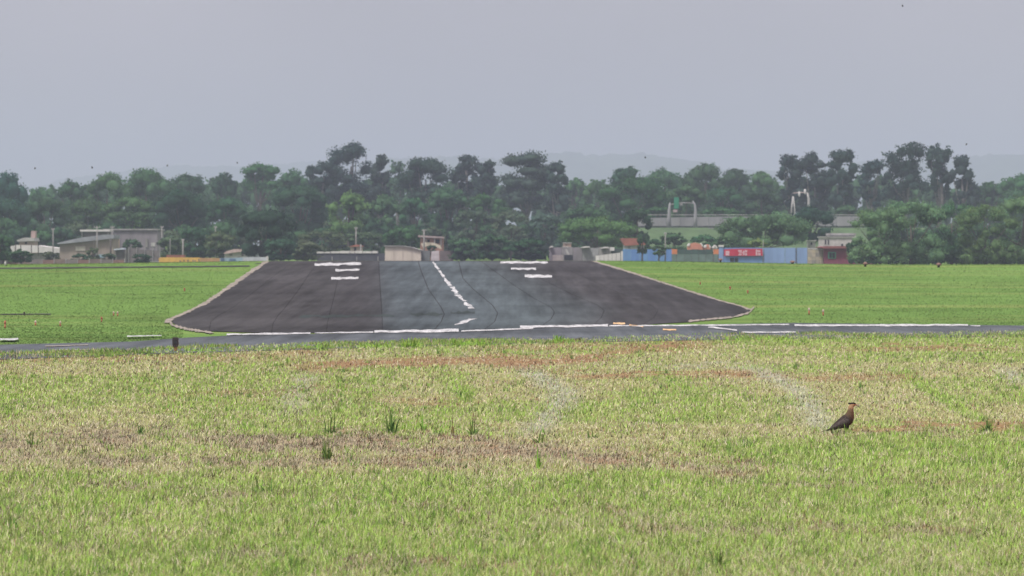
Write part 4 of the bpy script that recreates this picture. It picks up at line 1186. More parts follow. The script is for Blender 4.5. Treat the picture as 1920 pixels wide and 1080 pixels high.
for x in (153, 202): part(pbox(x, x + 1.3, 434, GB, 640, 0.12, 0.1), "post", M_POLE, h)
h = house("flat_roofed_building", "large lilac-grey flat-roofed building at left", "building", 195, 296, 650)
part(pbox(196, 295, 432, GB, 650, 12), "wall", M_LILAC, h)
part(pbox(194, 297, 429, 431.7, 650, 12.6, -0.3), "parapet", M_GREYW, h)
part(pbox(211, 224, 448, 464, 650, 0.1, -0.14), "wall_panel", mat("ochre_panel", (0.47, 0.36, 0.26)), h)
part(pbox(273, 277, 447, 464, 650, 0.15, -0.2), "downpipe", M_POLE, h)
part(pbox(283, 291, 455, 462, 650, 0.08, -0.12), "window", M_TIN, h)
tree("bush", "leafy bush against the grey flat-roofed building", 'round', 226, 271, 447, 480, 635, 'dark', TF)
h = house("lean_to", "dark lean-to with pale blue awning under the grey building", "lean-to", 214, 240, 600)
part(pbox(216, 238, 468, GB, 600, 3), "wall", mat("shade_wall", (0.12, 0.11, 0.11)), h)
part(pprism([(214, 467), (232, 465), (233, 467.6), (215, 469)], 600, 3.6, -0.6), "awning", mat("awning_blue", (0.52, 0.58, 0.66)), h)
for x in (217, 235): part(pbox(x, x + 1.1, 468.5, GB, 600, 0.1, -0.4), "post", M_POLE, h)
h = house("brick_wall", "dark grey-brown masonry wall right of the pale blue awning", "wall", 240, 300, 598)
part(pprism([(241, 466), (262, 464), (262, 468), (300, 470), (300, GB), (241, GB)], 598, 0.4), "wall", mat("dark_masonry", (0.17, 0.15, 0.155), 0.95, 0.25), h)
for x in (241, 256, 271, 286, 299): part(pbox(x, x + 1.2, 463, GB, 598, 0.5, -0.2), "pier", M_GREYW, h)
h = house("boundary_wall", "low brown boundary wall along the left field edge", "wall", -30, 232, 560)
for i in range(12):
    a = -30 + i * 22
    part(pbox(a, a + 20.8, 486 + (i % 3) * 0.6, GB, 560, 0.25), "wall_panel", [M_BROWN, mat("brown_grey", (0.19, 0.165, 0.155)), mat("rust_brown", (0.22, 0.13, 0.11))][i % 3], h)
    part(pbox(a + 20.8, a + 22, 484.5, GB, 560, 0.35, -0.05), "pier", M_GREYW, h)
h = house("wall_stub", "short pale low wall at the left end of the ochre wall", "wall", 282, 298, 565)
part(pbox(282, 298, 491, GB, 565, 0.3), "wall", M_GREYW, h); part(pbox(281, 298.5, 490, 490.8, 565, 0.4, -0.05), "coping", M_TIN, h)
h = house("ochre_wall", "ochre yellow wall with small dark lettering marks at left", "wall", 298, 412, 566)
part(pprism([(298, 484), (302, 482.5), (375, 483), (375, GB), (298, GB)], 566, 0.3), "wall", M_YEL, h)
part(pprism([(375.3, 483.5), (412, 484), (412, GB), (375.3, GB)], 566, 0.28), "wall", M_ORB, h)
for (x, y, w, hh) in ((326, 490, 1.4, 4), (336.5, 488.5, 2.6, 5.5), (344, 487, 2.2, 3.5), (351, 487, 3, 3), (361, 487, 2.2, 6), (364.5, 487.5, 2.4, 5), (372, 485, 2, 7)):
    part(pbox(x, x + w, y, y + hh, 566, 0.02, -0.03), "letter", M_BROWN, h)
part(pbox(312, 345, 478, GB, 572, 3), "roof", M_TILE, h, "dark red roof behind the wall")
h = house("pale_blue_wall", "pale blue wall with a deep blue painted patch below the white house", "wall", 412, 503, 567)
part(pprism([(412, 484), (455, 483), (455, GB), (412, GB)], 567, 0.3), "wall", M_PBLUE, h)
part(pprism([(455.2, 482), (503, 482), (503, GB), (455.2, GB)], 567, 0.32), "wall", mat("pale_grey_wall", (0.44, 0.46, 0.50)), h)
part(pbox(414, 421, 484.5, 493, 567, 0.02, -0.03), "mural_patch", M_DBLUE, h); part(pbox(430, 442, 485, 490.5, 567, 0.02, -0.03), "mural_patch", M_DBLUE, h)
part(pbox(499, 503, 480.5, GB, 567, 0.4, -0.1), "pier", M_WHITE, h)
h = house("white_house", "small white house with pinkish roof behind the pale blue wall", "house", 420, 489, 590)
part(pprism([(421, 474), (463, 472), (463, GB), (421, GB)], 590, 5), "wall", M_WHITE, h)
part(pbox(463.2, 488, 468.5, GB, 590, 5, 0.2), "wall", mat("blue_grey_render", (0.42, 0.45, 0.51)), h)
part(pprism([(419, 475.5), (425, 471), (440, 467), (470, 466.5), (490, 466), (490, 468), (462, 470.5), (424, 476)], 590, 6, -0.5), "roof", mat("pink_roof", (0.50, 0.38, 0.36)), h)
part(pbox(454, 456.6, 472.5, 480, 590, 0.06, -0.1), "door", M_BROWN, h)
part(pbox(430, 436, 476, 480, 590, 0.06, -0.1), "window", M_GREYW, h)
# --- behind the runway's far end
h = house("dark_wall", "long dark wall topped with a broken white band behind the runway", "wall", 594, 722, 600)
part(pbox(594, 721, 475, GB, 600, 3), "wall", mat("slate_wall", (0.075, 0.078, 0.095), 0.9, 0.2), h)
xx = 594
for i, w in enumerate((12, 5, 10, 16, 20, 9, 14, 18, 12)):
    part(pbox(xx, xx + w - 0.8 - (i % 3) * 0.8, 470.5 + (i % 2) * 0.7 + (1.4 if i < 3 else 0), 474.8, 600, 3.3, -0.15), "white_coping", M_WHITE, h); xx += w
for x in (622, 668, 708): part(pbox(x, x + 1.6, 481, 489, 600, 0.15, -0.3), "post", M_GREYW, h)
h = house("hut", "small pale hut peeping over the dark white-topped wall", "hut", 656, 680, 625)
part(pbox(657, 679, 462, GB, 625, 3), "wall", mat("pale_pink_hut", (0.45, 0.38, 0.34)), h); part(pprism([(655, 462), (668, 458.5), (681, 461), (681, 462.4), (655, 463)], 625, 3.4, -0.3), "roof", M_TILE, h)
part(pbox(664, 668, 464, 470, 625, 0.05, -0.08), "window", M_DARK, h)
h = house("beige_shed", "beige windowless shed with a roof sloping down to the right", "shed", 721, 791, 590)
part(pprism([(722, 461.5), (756, 462), (772, 464.5), (789, 469.5), (789.5, GB), (721.5, GB)], 590, 7), "wall", M_BEIGE, h)
part(pprism([(720.5, 460.4), (756, 460.8), (773, 463.4), (790.5, 468.6), (790.3, 469.8), (772, 464.6), (756, 462.1), (720.5, 461.8)], 590, 7.6, -0.3), "roof", M_TIN, h)
for x in (738, 755, 772): part(pbox(x, x + 0.5, 465, 489, 590, 0.05, -0.06), "sheet_joint", mat("beige_joint", (0.47, 0.41, 0.35)), h)
h = house("unfinished_house", "unfinished brick house with concrete roof slab and cream arched wall", "house", 784, 832, 610)
part(pbox(788, 831, 446, GB, 610, 6), "wall", M_BRICK, h)
part(pprism([(784, 441), (832, 444), (832, 447), (784, 444.5)], 610, 6.6, -0.4), "roof_slab", mat("pinkish_slab", (0.38, 0.30, 0.30)), h)
for x in (798, 814, 826): part(pbox(x, x + 1.6, 446.8, 460, 610, 0.2, -0.25), "column", M_GREYW, h)
part(pbox(801.5, 806, 449, 454, 610, 0.06, -0.1), "window", M_DARK, h); part(pbox(817, 824, 449, 456, 610, 0.06, -0.1), "window", M_DARK, h)
part(pprism([(789, 457), (797, 454.5), (812, 455), (826, 460), (828, 467), (822, 465), (812, 460), (802, 461), (793, 464)], 606, 0.4), "arched_wall", mat("cream_arch", (0.58, 0.51, 0.42)), h)
h = house("doorway_wall", "narrow pinkish-white doorway wall beside the dark passage", "wall", 805, 826, 588)
part(pprism([(809, 471), (823, 470), (824, GB), (807, GB)], 588, 0.5), "wall", mat("pinkish_white", (0.50, 0.45, 0.46)), h)
part(pbox(790, 806, 470, GB, 592, 2), "passage", mat("passage_grey", (0.16, 0.17, 0.175)), h); part(pbox(824.5, 850, 470, GB, 590, 0.3), "side_wall", mat("passage_brown", (0.16, 0.135, 0.13)), h)
tree("bush", "small bush growing over the cream arched wall", 'round', 800, 820, 460, 473, 598, 'dark', TF)
# --- right of the runway
h = house("grey_shacks", "row of grey masonry shacks right of the runway's far end", "shack", 1030, 1166, 590)
for i, (a, b_, t, m_) in enumerate(((1030, 1052, 464, M_LILAC), (1052.3, 1074, 463, mat("grey_shack", (0.24, 0.23, 0.235))), (1074.3, 1092, 464, M_LILAC), (1092.3, 1122, 465, mat("pale_shack", (0.31, 0.31, 0.32))), (1122.3, 1146, 464, M_GREYW))):
    part(pbox(a, b_, t, GB, 590, 4 + i * 0.2, i * 0.06), "wall", m_, h)
part(pbox(1036, 1056, 478, GB, 588, 1.5), "porch_wall", mat("pinkish_shack", (0.33, 0.28, 0.28)), h); part(pbox(1058, 1074, 478, 488, 590, 0.05, -0.3), "doorway", M_DARK, h)
for (a, b_, y) in ((1030, 1037, 461), (1090, 1106, 461.5), (1127, 1142, 462.5)): part(pprism([(a, y + 2), ((a + b_) / 2, y), (b_, y + 0.6), (b_, y + 2.6), (a, y + 3.4)], 588, 2.2), "awning", M_WHITE, h)
part(pprism([(1060, 468), (1063, 467), (1068, 477), (1064, 478)], 589, 0.3), "leaning_sheet", M_TIN, h)
h = house("pink_house", "tiny salmon box house rising above the grey shacks", "house", 1055, 1073, 610)
part(pbox(1056, 1071, 456, GB, 610, 3), "wall", mat("salmon_wall", (0.47, 0.33, 0.28)), h); part(pbox(1055, 1072, 454.6, 455.9, 610, 3.4, -0.2), "roof", M_TIN, h); part(pbox(1060, 1063, 457.5, 460.5, 610, 0.05, -0.08), "window", M_BROWN, h); part(pbox(1055, 1066, 462.2, 464, 610, 0.2, -0.4), "sill", M_WHITE, h)
h = house("white_barrier", "low white barrier sloping up towards the left blue wall", "barrier", 1116, 1169, 560)
for i in range(6):
    a = 1117 + i * 7.8; y = 482 - i * 1.0
    part(pprism([(a, y - 2.4), (a + 7.2, y - 3.3), (a + 7.2, GB), (a, GB)], 560, 0.3), "barrier_block", M_WHITE, h)
part(pbox(1164.5, 1168, 471, GB, 560, 0.4, -0.03), "post", M_WHITE, h)
h = house("dark_shed", "dark open shed with white box above the white barrier", "shed", 1140, 1167, 585)
part(pbox(1146.4, 1167, 466, GB, 585, 3), "wall", mat("dark_green_shed", (0.05, 0.07, 0.065)), h); part(pbox(1144, 1152, 463.5, 470, 584, 1.0), "white_box", M_WHITE, h)
h = house("tiled_house", "white house with a red tiled roof behind the left blue wall", "house", 1163, 1212, 600)
part(pbox(1170, 1208, 459, GB, 600, 5), "wall", mat("offwhite_blue", (0.45, 0.49, 0.50)), h)
part(pprism([(1163, 448), (1168, 446.5), (1196, 447), (1213, 459), (1171, 461)], 600, 6, -0.5), "roof", M_TILE, h)
for x in (1178, 1194): part(pbox(x, x + 4, 462, 466.5, 600, 0.05, -0.08), "window", M_GREYW, h)
h = house("left_blue_wall", "blue painted wall left of the orange panel, small trees before it", "wall", 1168, 1260, 580)
h["category"] = "wall"; h.name = "blue_wall"
for i in range(6):
    a = 1168 + i * 15.3
    part(pbox(a, a + 15.0, 467 + 0.5 * (i % 2), GB, 580, 0.25), "wall_panel", M_BLUE if i % 2 else mat("blue_wall_paint_b", (0.13, 0.26, 0.50), 0.8, 0.15, 0.8, 1), h)
h = house("screen_fence", "dark green screen fence on a grey-green plinth between orange panels", "fence", 1270, 1337, 585)
for i in range(5):
    a = 1270.5 + i * 13.2
    part(pbox(a, a + 12.8, 467.5 + (i % 2) * 0.6, 476.6, 585, 0.12), "screen_panel", M_GSCR, h)
    part(pbox(a + 12.8, a + 13.2, 466, GB, 585, 0.2, -0.05), "post", M_DPOLE, h)
part(pbox(1259.5, 1348, 476.8, GB, 585, 0.4, 0.02), "plinth", M_GBASE, h)
for (a, b_, lb) in ((1258.6, 1269.6, "orange panel standing at the left end of the dark green screen"), (1337.6, 1348, "orange panel standing at the right end of the dark green screen")):
    h = house("orange_panel", lb, "panel", a, b_, 582)
    part(pbox(a, b_, 467.2, 476.5, 582, 0.15), "board", M_ORANGE, h); part(pbox(a + 0.4, a + 1.4, 466, GB, 582, 0.1, 0.17), "leg", M_DPOLE, h); part(pbox(b_ - 1.4, b_ - 0.4, 466, GB, 582, 0.1, 0.17), "leg", M_DPOLE, h)
def tent(x0, x1, yt, lb, m1, m2):
    Y = 605; h = house("canvas_stall", lb, "stall", x0, x1, Y, "canvas stall tops behind the dark green screen")
    xm = (x0 + x1) / 2
    part(pprism([(x0, yt + 7), (x0 + (xm - x0) * 0.4, yt + 2), (xm, yt), (x1 - (x1 - xm) * 0.4, yt + 2), (x1, yt + 7), (x1, yt + 13), (x0, yt + 13)], Y, 3), "canopy", m1, h)
    part(pprism([(x0 - 0.8, yt + 5.5), (x0 + 2.5, yt + 1), (x0 + 4.5, yt + 2.5), (x0 + 2, yt + 7)], Y, 3.2, -0.15), "white_trim", m2, h)
    part(pprism([(x1 + 0.8, yt + 5.5), (x1 - 2.5, yt + 1), (x1 - 4, yt + 2.5), (x1 - 2, yt + 7)], Y, 3.2, -0.15), "white_trim", m2, h)
    for x in (x0 + 0.5, x1 - 1): part(pbox(x, x + 0.6, yt + 13, GB, Y, 0.08, 0.2), "post", M_POLE, h)
tent(1290, 1318, 455, "widest salmon canvas stall top above the dark green screen", M_SALM, M_WHITE)
tent(1321, 1333, 458, "small salmon stall top right of the widest one", M_SALM, M_WHITE)
tent(1337, 1345, 459, "smallest pale stall top above the right orange panel", M_TIN, M_WHITE)
h = house("blue_wall", "long faded blue wall carrying the red banner", "wall", 1348, 1514, 572)
part(pbox(1348, 1356, 463, GB, 572, 0.5, -0.12), "pier", M_LBLUE, h); part(pbox(1347, 1357, 459.5, 462.8, 572, 0.7, -0.2), "pier_cap", M_WHITE, h)
for (a, b_) in ((1356.2, 1396), (1396.3, 1433), (1433.3, 1471.5), (1472.3, 1491.5), (1494.5, 1513.5)):
    part(pbox(a, b_, 464.6, GB, 572, 0.3, 0.02 if b_ < 1480 else 0.0), "wall_panel", M_LBLUE if a > 1430 else mat("blue_wall_paint_c", (0.17, 0.29, 0.54), 0.8, 0.13, 0.8, 1), h)
part(pbox(1491.7, 1494.3, 465.5, GB, 572, 0.2, 0.1), "gate_gap", mat("gate_slate", (0.13, 0.15, 0.20)), h)
part(pbox(1369, 1376, 483.5, 491, 572, 0.04, -0.04), "opening", M_DARK, h); part(pbox(1377.5, 1384, 483.5, 491, 572, 0.04, -0.04), "opening", M_DARK, h)
h = thing("banner", (PX(1394, 571.7), 571.7, PZ(480, 571.7)), "red banner with pale print hung on the faded blue wall", "banner")
part(pprism([(1357.5, 467.5), (1375, 466.6), (1400, 466.2), (1429.5, 466.4), (1430, 479.6), (1357.5, 480)], 571.7, 0.05), "cloth", M_RED, h)
for (a, b_, y0, y1) in ((1360.5, 1367.5, 470.5, 479), (1384, 1391, 469, 472), (1386, 1392, 473, 474.6), (1384.5, 1391, 475.8, 478.6), (1393, 1396, 470, 478.4), (1396.5, 1401, 469, 473), (1397, 1400.6, 474.6, 479), (1417, 1420, 468, 479), (1420.6, 1425.5, 469, 473), (1421, 1426, 474.4, 479)):
    part(pbox(a, b_, y0, y1, 571.7, 0.012, -0.02), "printed_mark", M_PINK, h)
h = house("cream_wall", "short cream block wall between the blue wall and maroon house", "wall", 1514, 1545, 574)
k = 0
for r in range(4):
    for c in range(4):
        a = 1514.6 + c * 7.5; y0 = 467.5 + r * 7
        if (r * 4 + c) in (6, 13): mm = mat("grey_block", (0.30, 0.28, 0.25))
        else: mm = [M_CREAM, mat("cream_block_b", (0.40, 0.36, 0.29)), mat("cream_block_c", (0.50, 0.43, 0.31))][(r + 2 * c) % 3]
        part(pbox(a, a + 7.2, y0, y0 + 6.7, 574, 0.3), "block", mm, h)
part(pbox(1514.2, 1545, 465.6, 467.2, 574, 0.4, -0.04), "coping", M_WHITE, h); part(pbox(1514.4, 1545, 467.3, GB, 574.06, 0.2, 0.02), "mortar", M_GREYW, h)
h = house("maroon_house", "maroon house with a green-framed window and red roof edge", "house", 1545, 1640, 572)
part(pbox(1545.3, 1640, 466, GB, 572, 7), "wall", M_MAROON, h)
part(pprism([(1534, 463.5), (1545, 461.5), (1640, 461), (1642, 465.6), (1543, 465.9)], 572, 8, -0.7), "roof", mat("dull_red_roof", (0.24, 0.085, 0.085)), h)
w_ = part(pbox(1552.5, 1567.5, 472.5, 485, 572, 0.06, -0.09), "window", M_WINT, h)
part(pbox(1554.8, 1559.5, 474.2, 483.6, 572, 0.03, -0.14), "pane", M_DARK, w_); part(pbox(1560.6, 1565.4, 474.2, 483.6, 572, 0.03, -0.14), "pane", M_DARK, w_)
h = house("flat_white_house", "pinkish-white house with flat grey slab roof behind the maroon house", "house", 1538, 1606, 620)
part(pbox(1541, 1604, 445, GB, 620, 7), "wall", mat("pinkish_white_b", (0.50, 0.46, 0.46)), h)
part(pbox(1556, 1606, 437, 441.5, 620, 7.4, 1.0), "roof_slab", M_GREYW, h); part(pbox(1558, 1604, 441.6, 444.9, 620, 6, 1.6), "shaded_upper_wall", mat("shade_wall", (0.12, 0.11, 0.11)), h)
part(pbox(1539, 1605, 443.4, 445.3, 620, 7.3, -0.2), "parapet", M_TIN, h)
for x in (1546.5, 1552): part(pbox(x, x + 2.4, 449.5, 458.5, 620, 0.05, -0.08), "window", M_DARK, h)
part(pbox(1577, 1581, 457, 461.5, 620, 0.05, -0.08), "window", M_DARK, h)
h = house("pale_shed", "small pale shed peeping out below the umbrella-shaped tree", "shed", 1514, 1532, 612)
part(pbox(1516, 1529, 452, GB, 612, 3), "wall", M_TIN, h); part(pbox(1514.5, 1530.5, 450.4, 451.9, 612, 3.4, -0.2), "roof", M_WHITE, h); part(pbox(1520, 1523, 454.5, 459, 612, 0.04, -0.06), "window", M_DARK, h)

# --- highway embankment and bridge
Y = 752
h = MB()
xs_ = [1120, 1180, 1260, 1340, 1420, 1500, 1580, 1660, 1720]
top = 428
for a, b_ in zip(xs_[:-1], xs_[1:]):
    h.hexa([(PX(a, 700), 700, gz(a, 700) - 0.3), (PX(b_, 700), 700, gz(b_, 700) - 0.3), (PX(b_, 780), 780, 0), (PX(a, 780), 780, 0),
            (PX(a, Y), Y - 14, PZ(top, Y)), (PX(b_, Y), Y - 14, PZ(top, Y)), (PX(b_, 780), 780, PZ(top, Y)), (PX(a, 780), 780, PZ(top, Y))])
o = h.build("embankment", M_EMB); tag(o, kind="structure")
h = house("highway_bridge", "long pale concrete bridge parapet above the green embankment", "bridge", 1200, 1620, Y)
h.location.z = PZ(428, Y)
for i in range(16):
    a = 1196 + i * 26.6
    yt = 408 - 3.4 * math.sin(min(1, max(0, (a - 1196) / 230)) * math.pi / 2)
    part(pprism([(a, yt + 1.2), (a + 26.1, yt + 0.6), (a + 26.1, 423.5), (a, 424)], Y, 0.5), "parapet_panel", M_CONC if i % 2 else mat("bridge_concrete_b", (0.27, 0.27, 0.275), 0.9, 0.15, 0.4, 1), h)
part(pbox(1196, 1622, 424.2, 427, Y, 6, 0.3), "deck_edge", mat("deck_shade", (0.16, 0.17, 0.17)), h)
part(pprism([(1328, 427), (1352, 427), (1350, 444), (1334, 444)], Y - 15, 3), "abutment", M_CONC, h)
part(pbox(1196, 1622, 402.3, 403.3, Y, 0.1, 0.1), "handrail", M_TIN, h)
h = thing("sign_gantry", (PX(1278, Y - 3), Y - 3, PZ(424, Y - 3)), "two-legged bent-topped gantry with a green sign above the bridge", "gantry")
Yg = Y - 3
P_ = lambda x, y: (PX(x, Yg), Yg, PZ(y, Yg))
MB().tube([P_(1254.5, 430), P_(1254.5, 408), P_(1255, 392), P_(1256, 380)], [0.48, 0.38, 0.3, 0.12], 8).build("column", M_CONC, h, True)
MB().tube([P_(1303.5, 430), P_(1303.8, 408), P_(1304, 394), P_(1302.5, 383), P_(1299, 376.5)], [0.46, 0.36, 0.28, 0.2, 0.1], 8).build("column", M_CONC, h, True)
MB().tube([P_(1255.5, 384), P_(1278, 380), P_(1301, 381)], [0.10, 0.09, 0.10], 6).build("cross_beam", M_GREYW, h, True)
MB().box(PX(1263.5, Yg), PX(1272.5, Yg), Yg - 0.25, Yg - 0.15, PZ(391, Yg), PZ(370, Yg)).build("sign_panel", M_SIGNG, h)
MB().box(PX(1275, Yg), PX(1280, Yg), Yg - 0.25, Yg - 0.15, PZ(385, Yg), PZ(379.5, Yg)).build("sign_panel", M_GREYW, h)
MB().box(PX(1262, Yg), PX(1270, Yg), Yg - 0.3, Yg + 0.1, PZ(398, Yg), PZ(393, Yg)).build("control_box", mat("pinkish_slab", (0.38, 0.3, 0.3)), h)
Yf_ = 770
h = thing("lamp_frame", (PX(1500, Yf_), Yf_, PZ(424, Yf_)), "white two-legged frame with lamps before the right gum trio", "lamp frame")
P_ = lambda x, y: (PX(x, Yf_), Yf_, PZ(y, Yf_))
for (xa, xb, yb) in ((1484, 1486.5, 368), (1490, 1487.2, 368)): MB().tube([P_(xa - 1.5 if xa < 1487 else xa + 1, 424), P_(xa, 392), P_(xb, yb)], [0.14, 0.13, 0.12], 6).build("leg", M_TIN, h, True)
MB().tube([P_(1515, 424), P_(1516.4, 388), P_(1516, 372), P_(1513.5, 361.5)], [0.3, 0.26, 0.24, 0.18], 7).build("leg", M_TIN, h, True)
MB().tube([P_(1486.5, 362.5), P_(1500, 361), P_(1514, 361.5)], 0.1, 6).build("cross_beam", mat("pinkish_slab", (0.38, 0.3, 0.3)), h, True)
for x, y in ((1498.5, 363), (1509.3, 358.5)):
    MB().tube([P_(x, y + 6), P_(x, y + 4), P_(x, y - 2), P_(x, y - 4)], [0.1, 0.22, 0.24, 0.08], 8).build("lamp_head", M_WHITE, h, True)

# --- poles
GP = "utility poles among the houses"
def upole(x, yt, yb, Y, m_, lb, wide=0.13, arm=None, bits=True):
    h = house("utility_pole", lb, "pole", x - 1, x + 1, Y, GP)
    zg = h.location.z
    MB().tube([(PX(x, Y), Y, zg - 0.2), (PX(x, Y), Y, (zg + PZ(yt, Y)) / 2), (PX(x, Y), Y, PZ(yt, Y))], [wide * 1.15, wide, wide * 0.8], 7).build("pole", m_, h, True)
    if arm:
        MB().box(PX(x - arm, Y), PX(x + arm, Y), Y - 0.07, Y + 0.07, PZ(yt + 3.2, Y), PZ(yt + 2.0, Y)).build("crossarm", m_, h)
        for q in (-arm * 0.8, arm * 0.8): MB().tube([(PX(x + q, Y), Y, PZ(yt + 2.0, Y)), (PX(x + q, Y), Y, PZ(yt + 0.2, Y))], [0.07, 0.05], 6).build("insulator", M_TIN, h, True)
upole(99.5, 428, 495, 615, M_POLE, "pale pole with a small frame right of the pink-walled house", 0.1, 3)
upole(177, 449, 495, 590, M_DPOLE, "thin dark pole before the tan workshop's wall", 0.07)
upole(182, 424, 495, 605, M_POLE, "pale pole rising over the flat white canopy", 0.13, 6)
upole(207.5, 449, 497, 575, M_DPOLE, "thick dark pole at the tan workshop's right end", 0.15, 2)
upole(210.5, 424, 497, 630, M_POLE, "grey pole rising beside the dark pole at the grey building", 0.12, 4)
upole(303.5, 424, 495, 640, M_POLE, "pale pole just right of the grey flat-roofed building", 0.11, 3)
upole(319, 448, 495, 600, M_POLE, "thin yellowish pole above the ochre wall's left part", 0.06)
upole(343, 448, 495, 598, M_POLE, "thicker pale pole above the ochre wall's middle", 0.15, 3)
upole(404, 424, 495, 650, M_POLE, "faint pale pole above the olive bush", 0.1, 3)
upole(667.5, 426, 495, 630, M_POLE, "pale pole behind the dark wall with a white top", 0.12, 3)
upole(676.5, 458, 495, 612, M_POLE, "short stout pale post over the dark wall", 0.15)
upole(795, 430, 495, 605, M_POLE, "white pole at the unfinished brick house", 0.14, 4)
upole(1247.5, 436, 495, 574, M_POLE, "grey pole in front of the left blue wall", 0.1, 2)
upole(1431.0, 450, 495, 571, M_POLE, "thin pole at the right end of the red banner", 0.06)
# ------------------------------------------------------------------ runway furniture
M_BOX = mat("dark_marker_housing", (0.045, 0.032, 0.032), 0.6, 0.2, 8)
M_OBASE = mat("faded_orange_base", (0.50, 0.27, 0.10), 0.8, 0.25, 8)
X0, Y0, Z0 = ghit(329, 659)
h = thing("runway_marker", (X0, Y0, Z0), "dark box marker on an orange stem at the taxiway's near edge", "marker")
s = Y0 / F
def loc_prism(prof, y0, y1, name, m_, root):
    mb = MB().prism([(X0 + a * s, Z0 + b_ * s) for a, b_ in prof], Y0 + y0, Y0 + y1); return mb.build(name, m_, root)
MB().tube([(X0, Y0, Z0 - 0.02), (X0, Y0, Z0 + 3 * s), (X0, Y0, Z0 + 10 * s)], [2.6 * s, 3.0 * s, 3.8 * s], 12).build("stem", M_OBASE, h, True)
loc_prism([(-4.6, 9.2), (4.6, 9.2), (5.6, 13), (5.6, 24.5), (4.2, 26.5), (-4.4, 26.5), (-5.6, 24), (-5.4, 13)], -0.09, 0.09, "housing", M_BOX, h)
loc_prism([(-3.4, 14), (3.4, 14), (3.4, 22), (-3.4, 22)], -0.097, -0.092, "lens", mat("smoked_lens", (0.03, 0.03, 0.035), 0.2, 0.1), h)
loc_prism([(5.7, 17.0), (6.7, 17.0), (6.7, 21.5), (5.7, 21.5)], -0.05, 0.05, "side_bracket", M_TIN, h)

M_RW = mat("faded_red_marker", (0.40, 0.13, 0.08), 0.8, 0.25, 6); M_PW = mat("faded_pale_marker", (0.58, 0.45, 0.38), 0.8, 0.2, 6)
def stake(x, yb, hp, wp, m1, m2, lb, grp):
    X0, Y0, Z0 = ghit(x, yb); s = Y0 / F
    h = thing("marker_stake", (X0, Y0, Z0), lb, "marker", grp)
    MB().tube([(X0, Y0, Z0 - 0.03), (X0, Y0, Z0 + hp * 0.55 * s)], [wp * 0.28 * s, wp * 0.36 * s], 8).build("stake", m1, h, True)
    MB().tube([(X0, Y0, Z0 + hp * 0.55 * s), (X0, Y0, Z0 + hp * 0.62 * s), (X0, Y0, Z0 + hp * 0.9 * s), (X0, Y0, Z0 + hp * s)], [wp * 0.36 * s, wp * 0.5 * s, wp * 0.42 * s, wp * 0.15 * s], 8).build("head", m2, h, True)
G1 = "small marker stakes in the grass beyond the taxiway"
stake(9.5, 616, 15, 4.6, M_RW, M_RW, "reddest marker stake at the left edge of the field", G1)
stake(66.5, 611, 10, 4.6, M_RW, M_PW, "marker stake with a whitish head second from the left", G1)
stake(113, 612, 10, 4.2, M_RW, M_PW, "pinkish marker stake third from the left edge", G1)
stake(190.5, 604, 10, 4.0, M_RW, M_RW, "dull red marker stake left of the close pair", G1)
stake(213, 592, 8, 3.6, M_RW, M_PW, "pale stake, left one of the close pair", G1)
stake(220.5, 593, 9, 3.6, M_RW, M_PW, "pale stake, right one of the close pair", G1)
stake(45.5, 591.5, 7, 4.2, M_BOX, M_BOX, "tiny black marker stake on the grey strip at left", G1)
stake(346, 546, 6, 3.6, M_RW, M_RW, "tiny reddish stake left of the runway's left shoulder", G1)
stake(1517, 590, 13, 4.0, M_RW, M_PW, "faint pink stake right of the runway corner, left of two", G1)
stake(1543.5, 592, 12, 4.0, M_RW, M_PW, "faint pink stake right of the runway corner, right of two", G1)
stake(1313, 534, 5, 3.2, M_RW, M_RW, "tiny red stake nearest the crest beside the right shoulder", G1)
stake(1369, 543, 6, 4.0, M_RW, M_RW, "tiny red stake midway beside the right shoulder", G1)
stake(1402, 550, 6, 3.6, M_RW, M_RW, "tiny red stake farthest right beside the right shoulder", G1)
def dome(x, yb, hp, wp, lb):
    X0, Y0, Z0 = ghit(x, yb); s = Y0 / F
    h = thing("edge_marker", (X0, Y0, Z0), lb, "marker", "low reddish markers along the crest")
    MB().tube([(X0, Y0, Z0 - 0.03), (X0, Y0, Z0 + hp * 0.5 * s)], [wp * 0.22 * s, wp * 0.25 * s], 10).build("foot", M_BOX, h, True)
    MB().tube([(X0, Y0, Z0 + hp * 0.45 * s), (X0, Y0, Z0 + hp * 0.6 * s), (X0, Y0, Z0 + hp * 0.85 * s), (X0, Y0, Z0 + hp * s)], [wp * 0.5 * s, wp * 0.5 * s, wp * 0.36 * s, wp * 0.1 * s], 12).build("cap", mat("faded_brown_red", (0.20, 0.12, 0.10), 0.8, 0.25, 6), h, True)
dome(1351, 491, 7.5, 9, "low brown marker at the foot of the faded blue wall's left end")
dome(1486, 495, 6.5, 11, "low reddish marker before the faded blue wall's right part")
dome(1622.5, 500, 9, 9.5, "low reddish marker where the feathery trees begin")
dome(1760, 501.5, 9, 10.5, "low reddish marker before the middle of the feathery trees")
h = thing("white_post", (0, 0, 0), "tiny white post at the left end of the brown boundary wall", "post")
Xp, Yp, Zp = ghit(10, 497.4); h.location = (Xp, Yp, Zp)
MB().tube([(Xp, Yp, Zp - 0.05), (Xp, Yp, Zp + 0.16), (Xp, Yp, Zp + 0.28)], [0.07, 0.075, 0.05], 8).build("post", M_WHITE, h, True)
MB().tube([(Xp, Yp, Zp + 0.28), (Xp, Yp, Zp + 0.31)], [0.085, 0.03], 8).build("cap", M_WHITE, h, True)

# ------------------------------------------------------------------ the caracara
bx_, by_, bz_ = ghit(1588.3, 810.5)
K = by_ / F / 9.0                       # metres per zoom pixel of the bird study
def bp(zx, zy): return (zx - 795) * K, (815 - zy) * K
bird = thing("caracara", (bx_, by_, bz_), "dark brown bird of prey with black cap standing in the grass facing right", "bird")

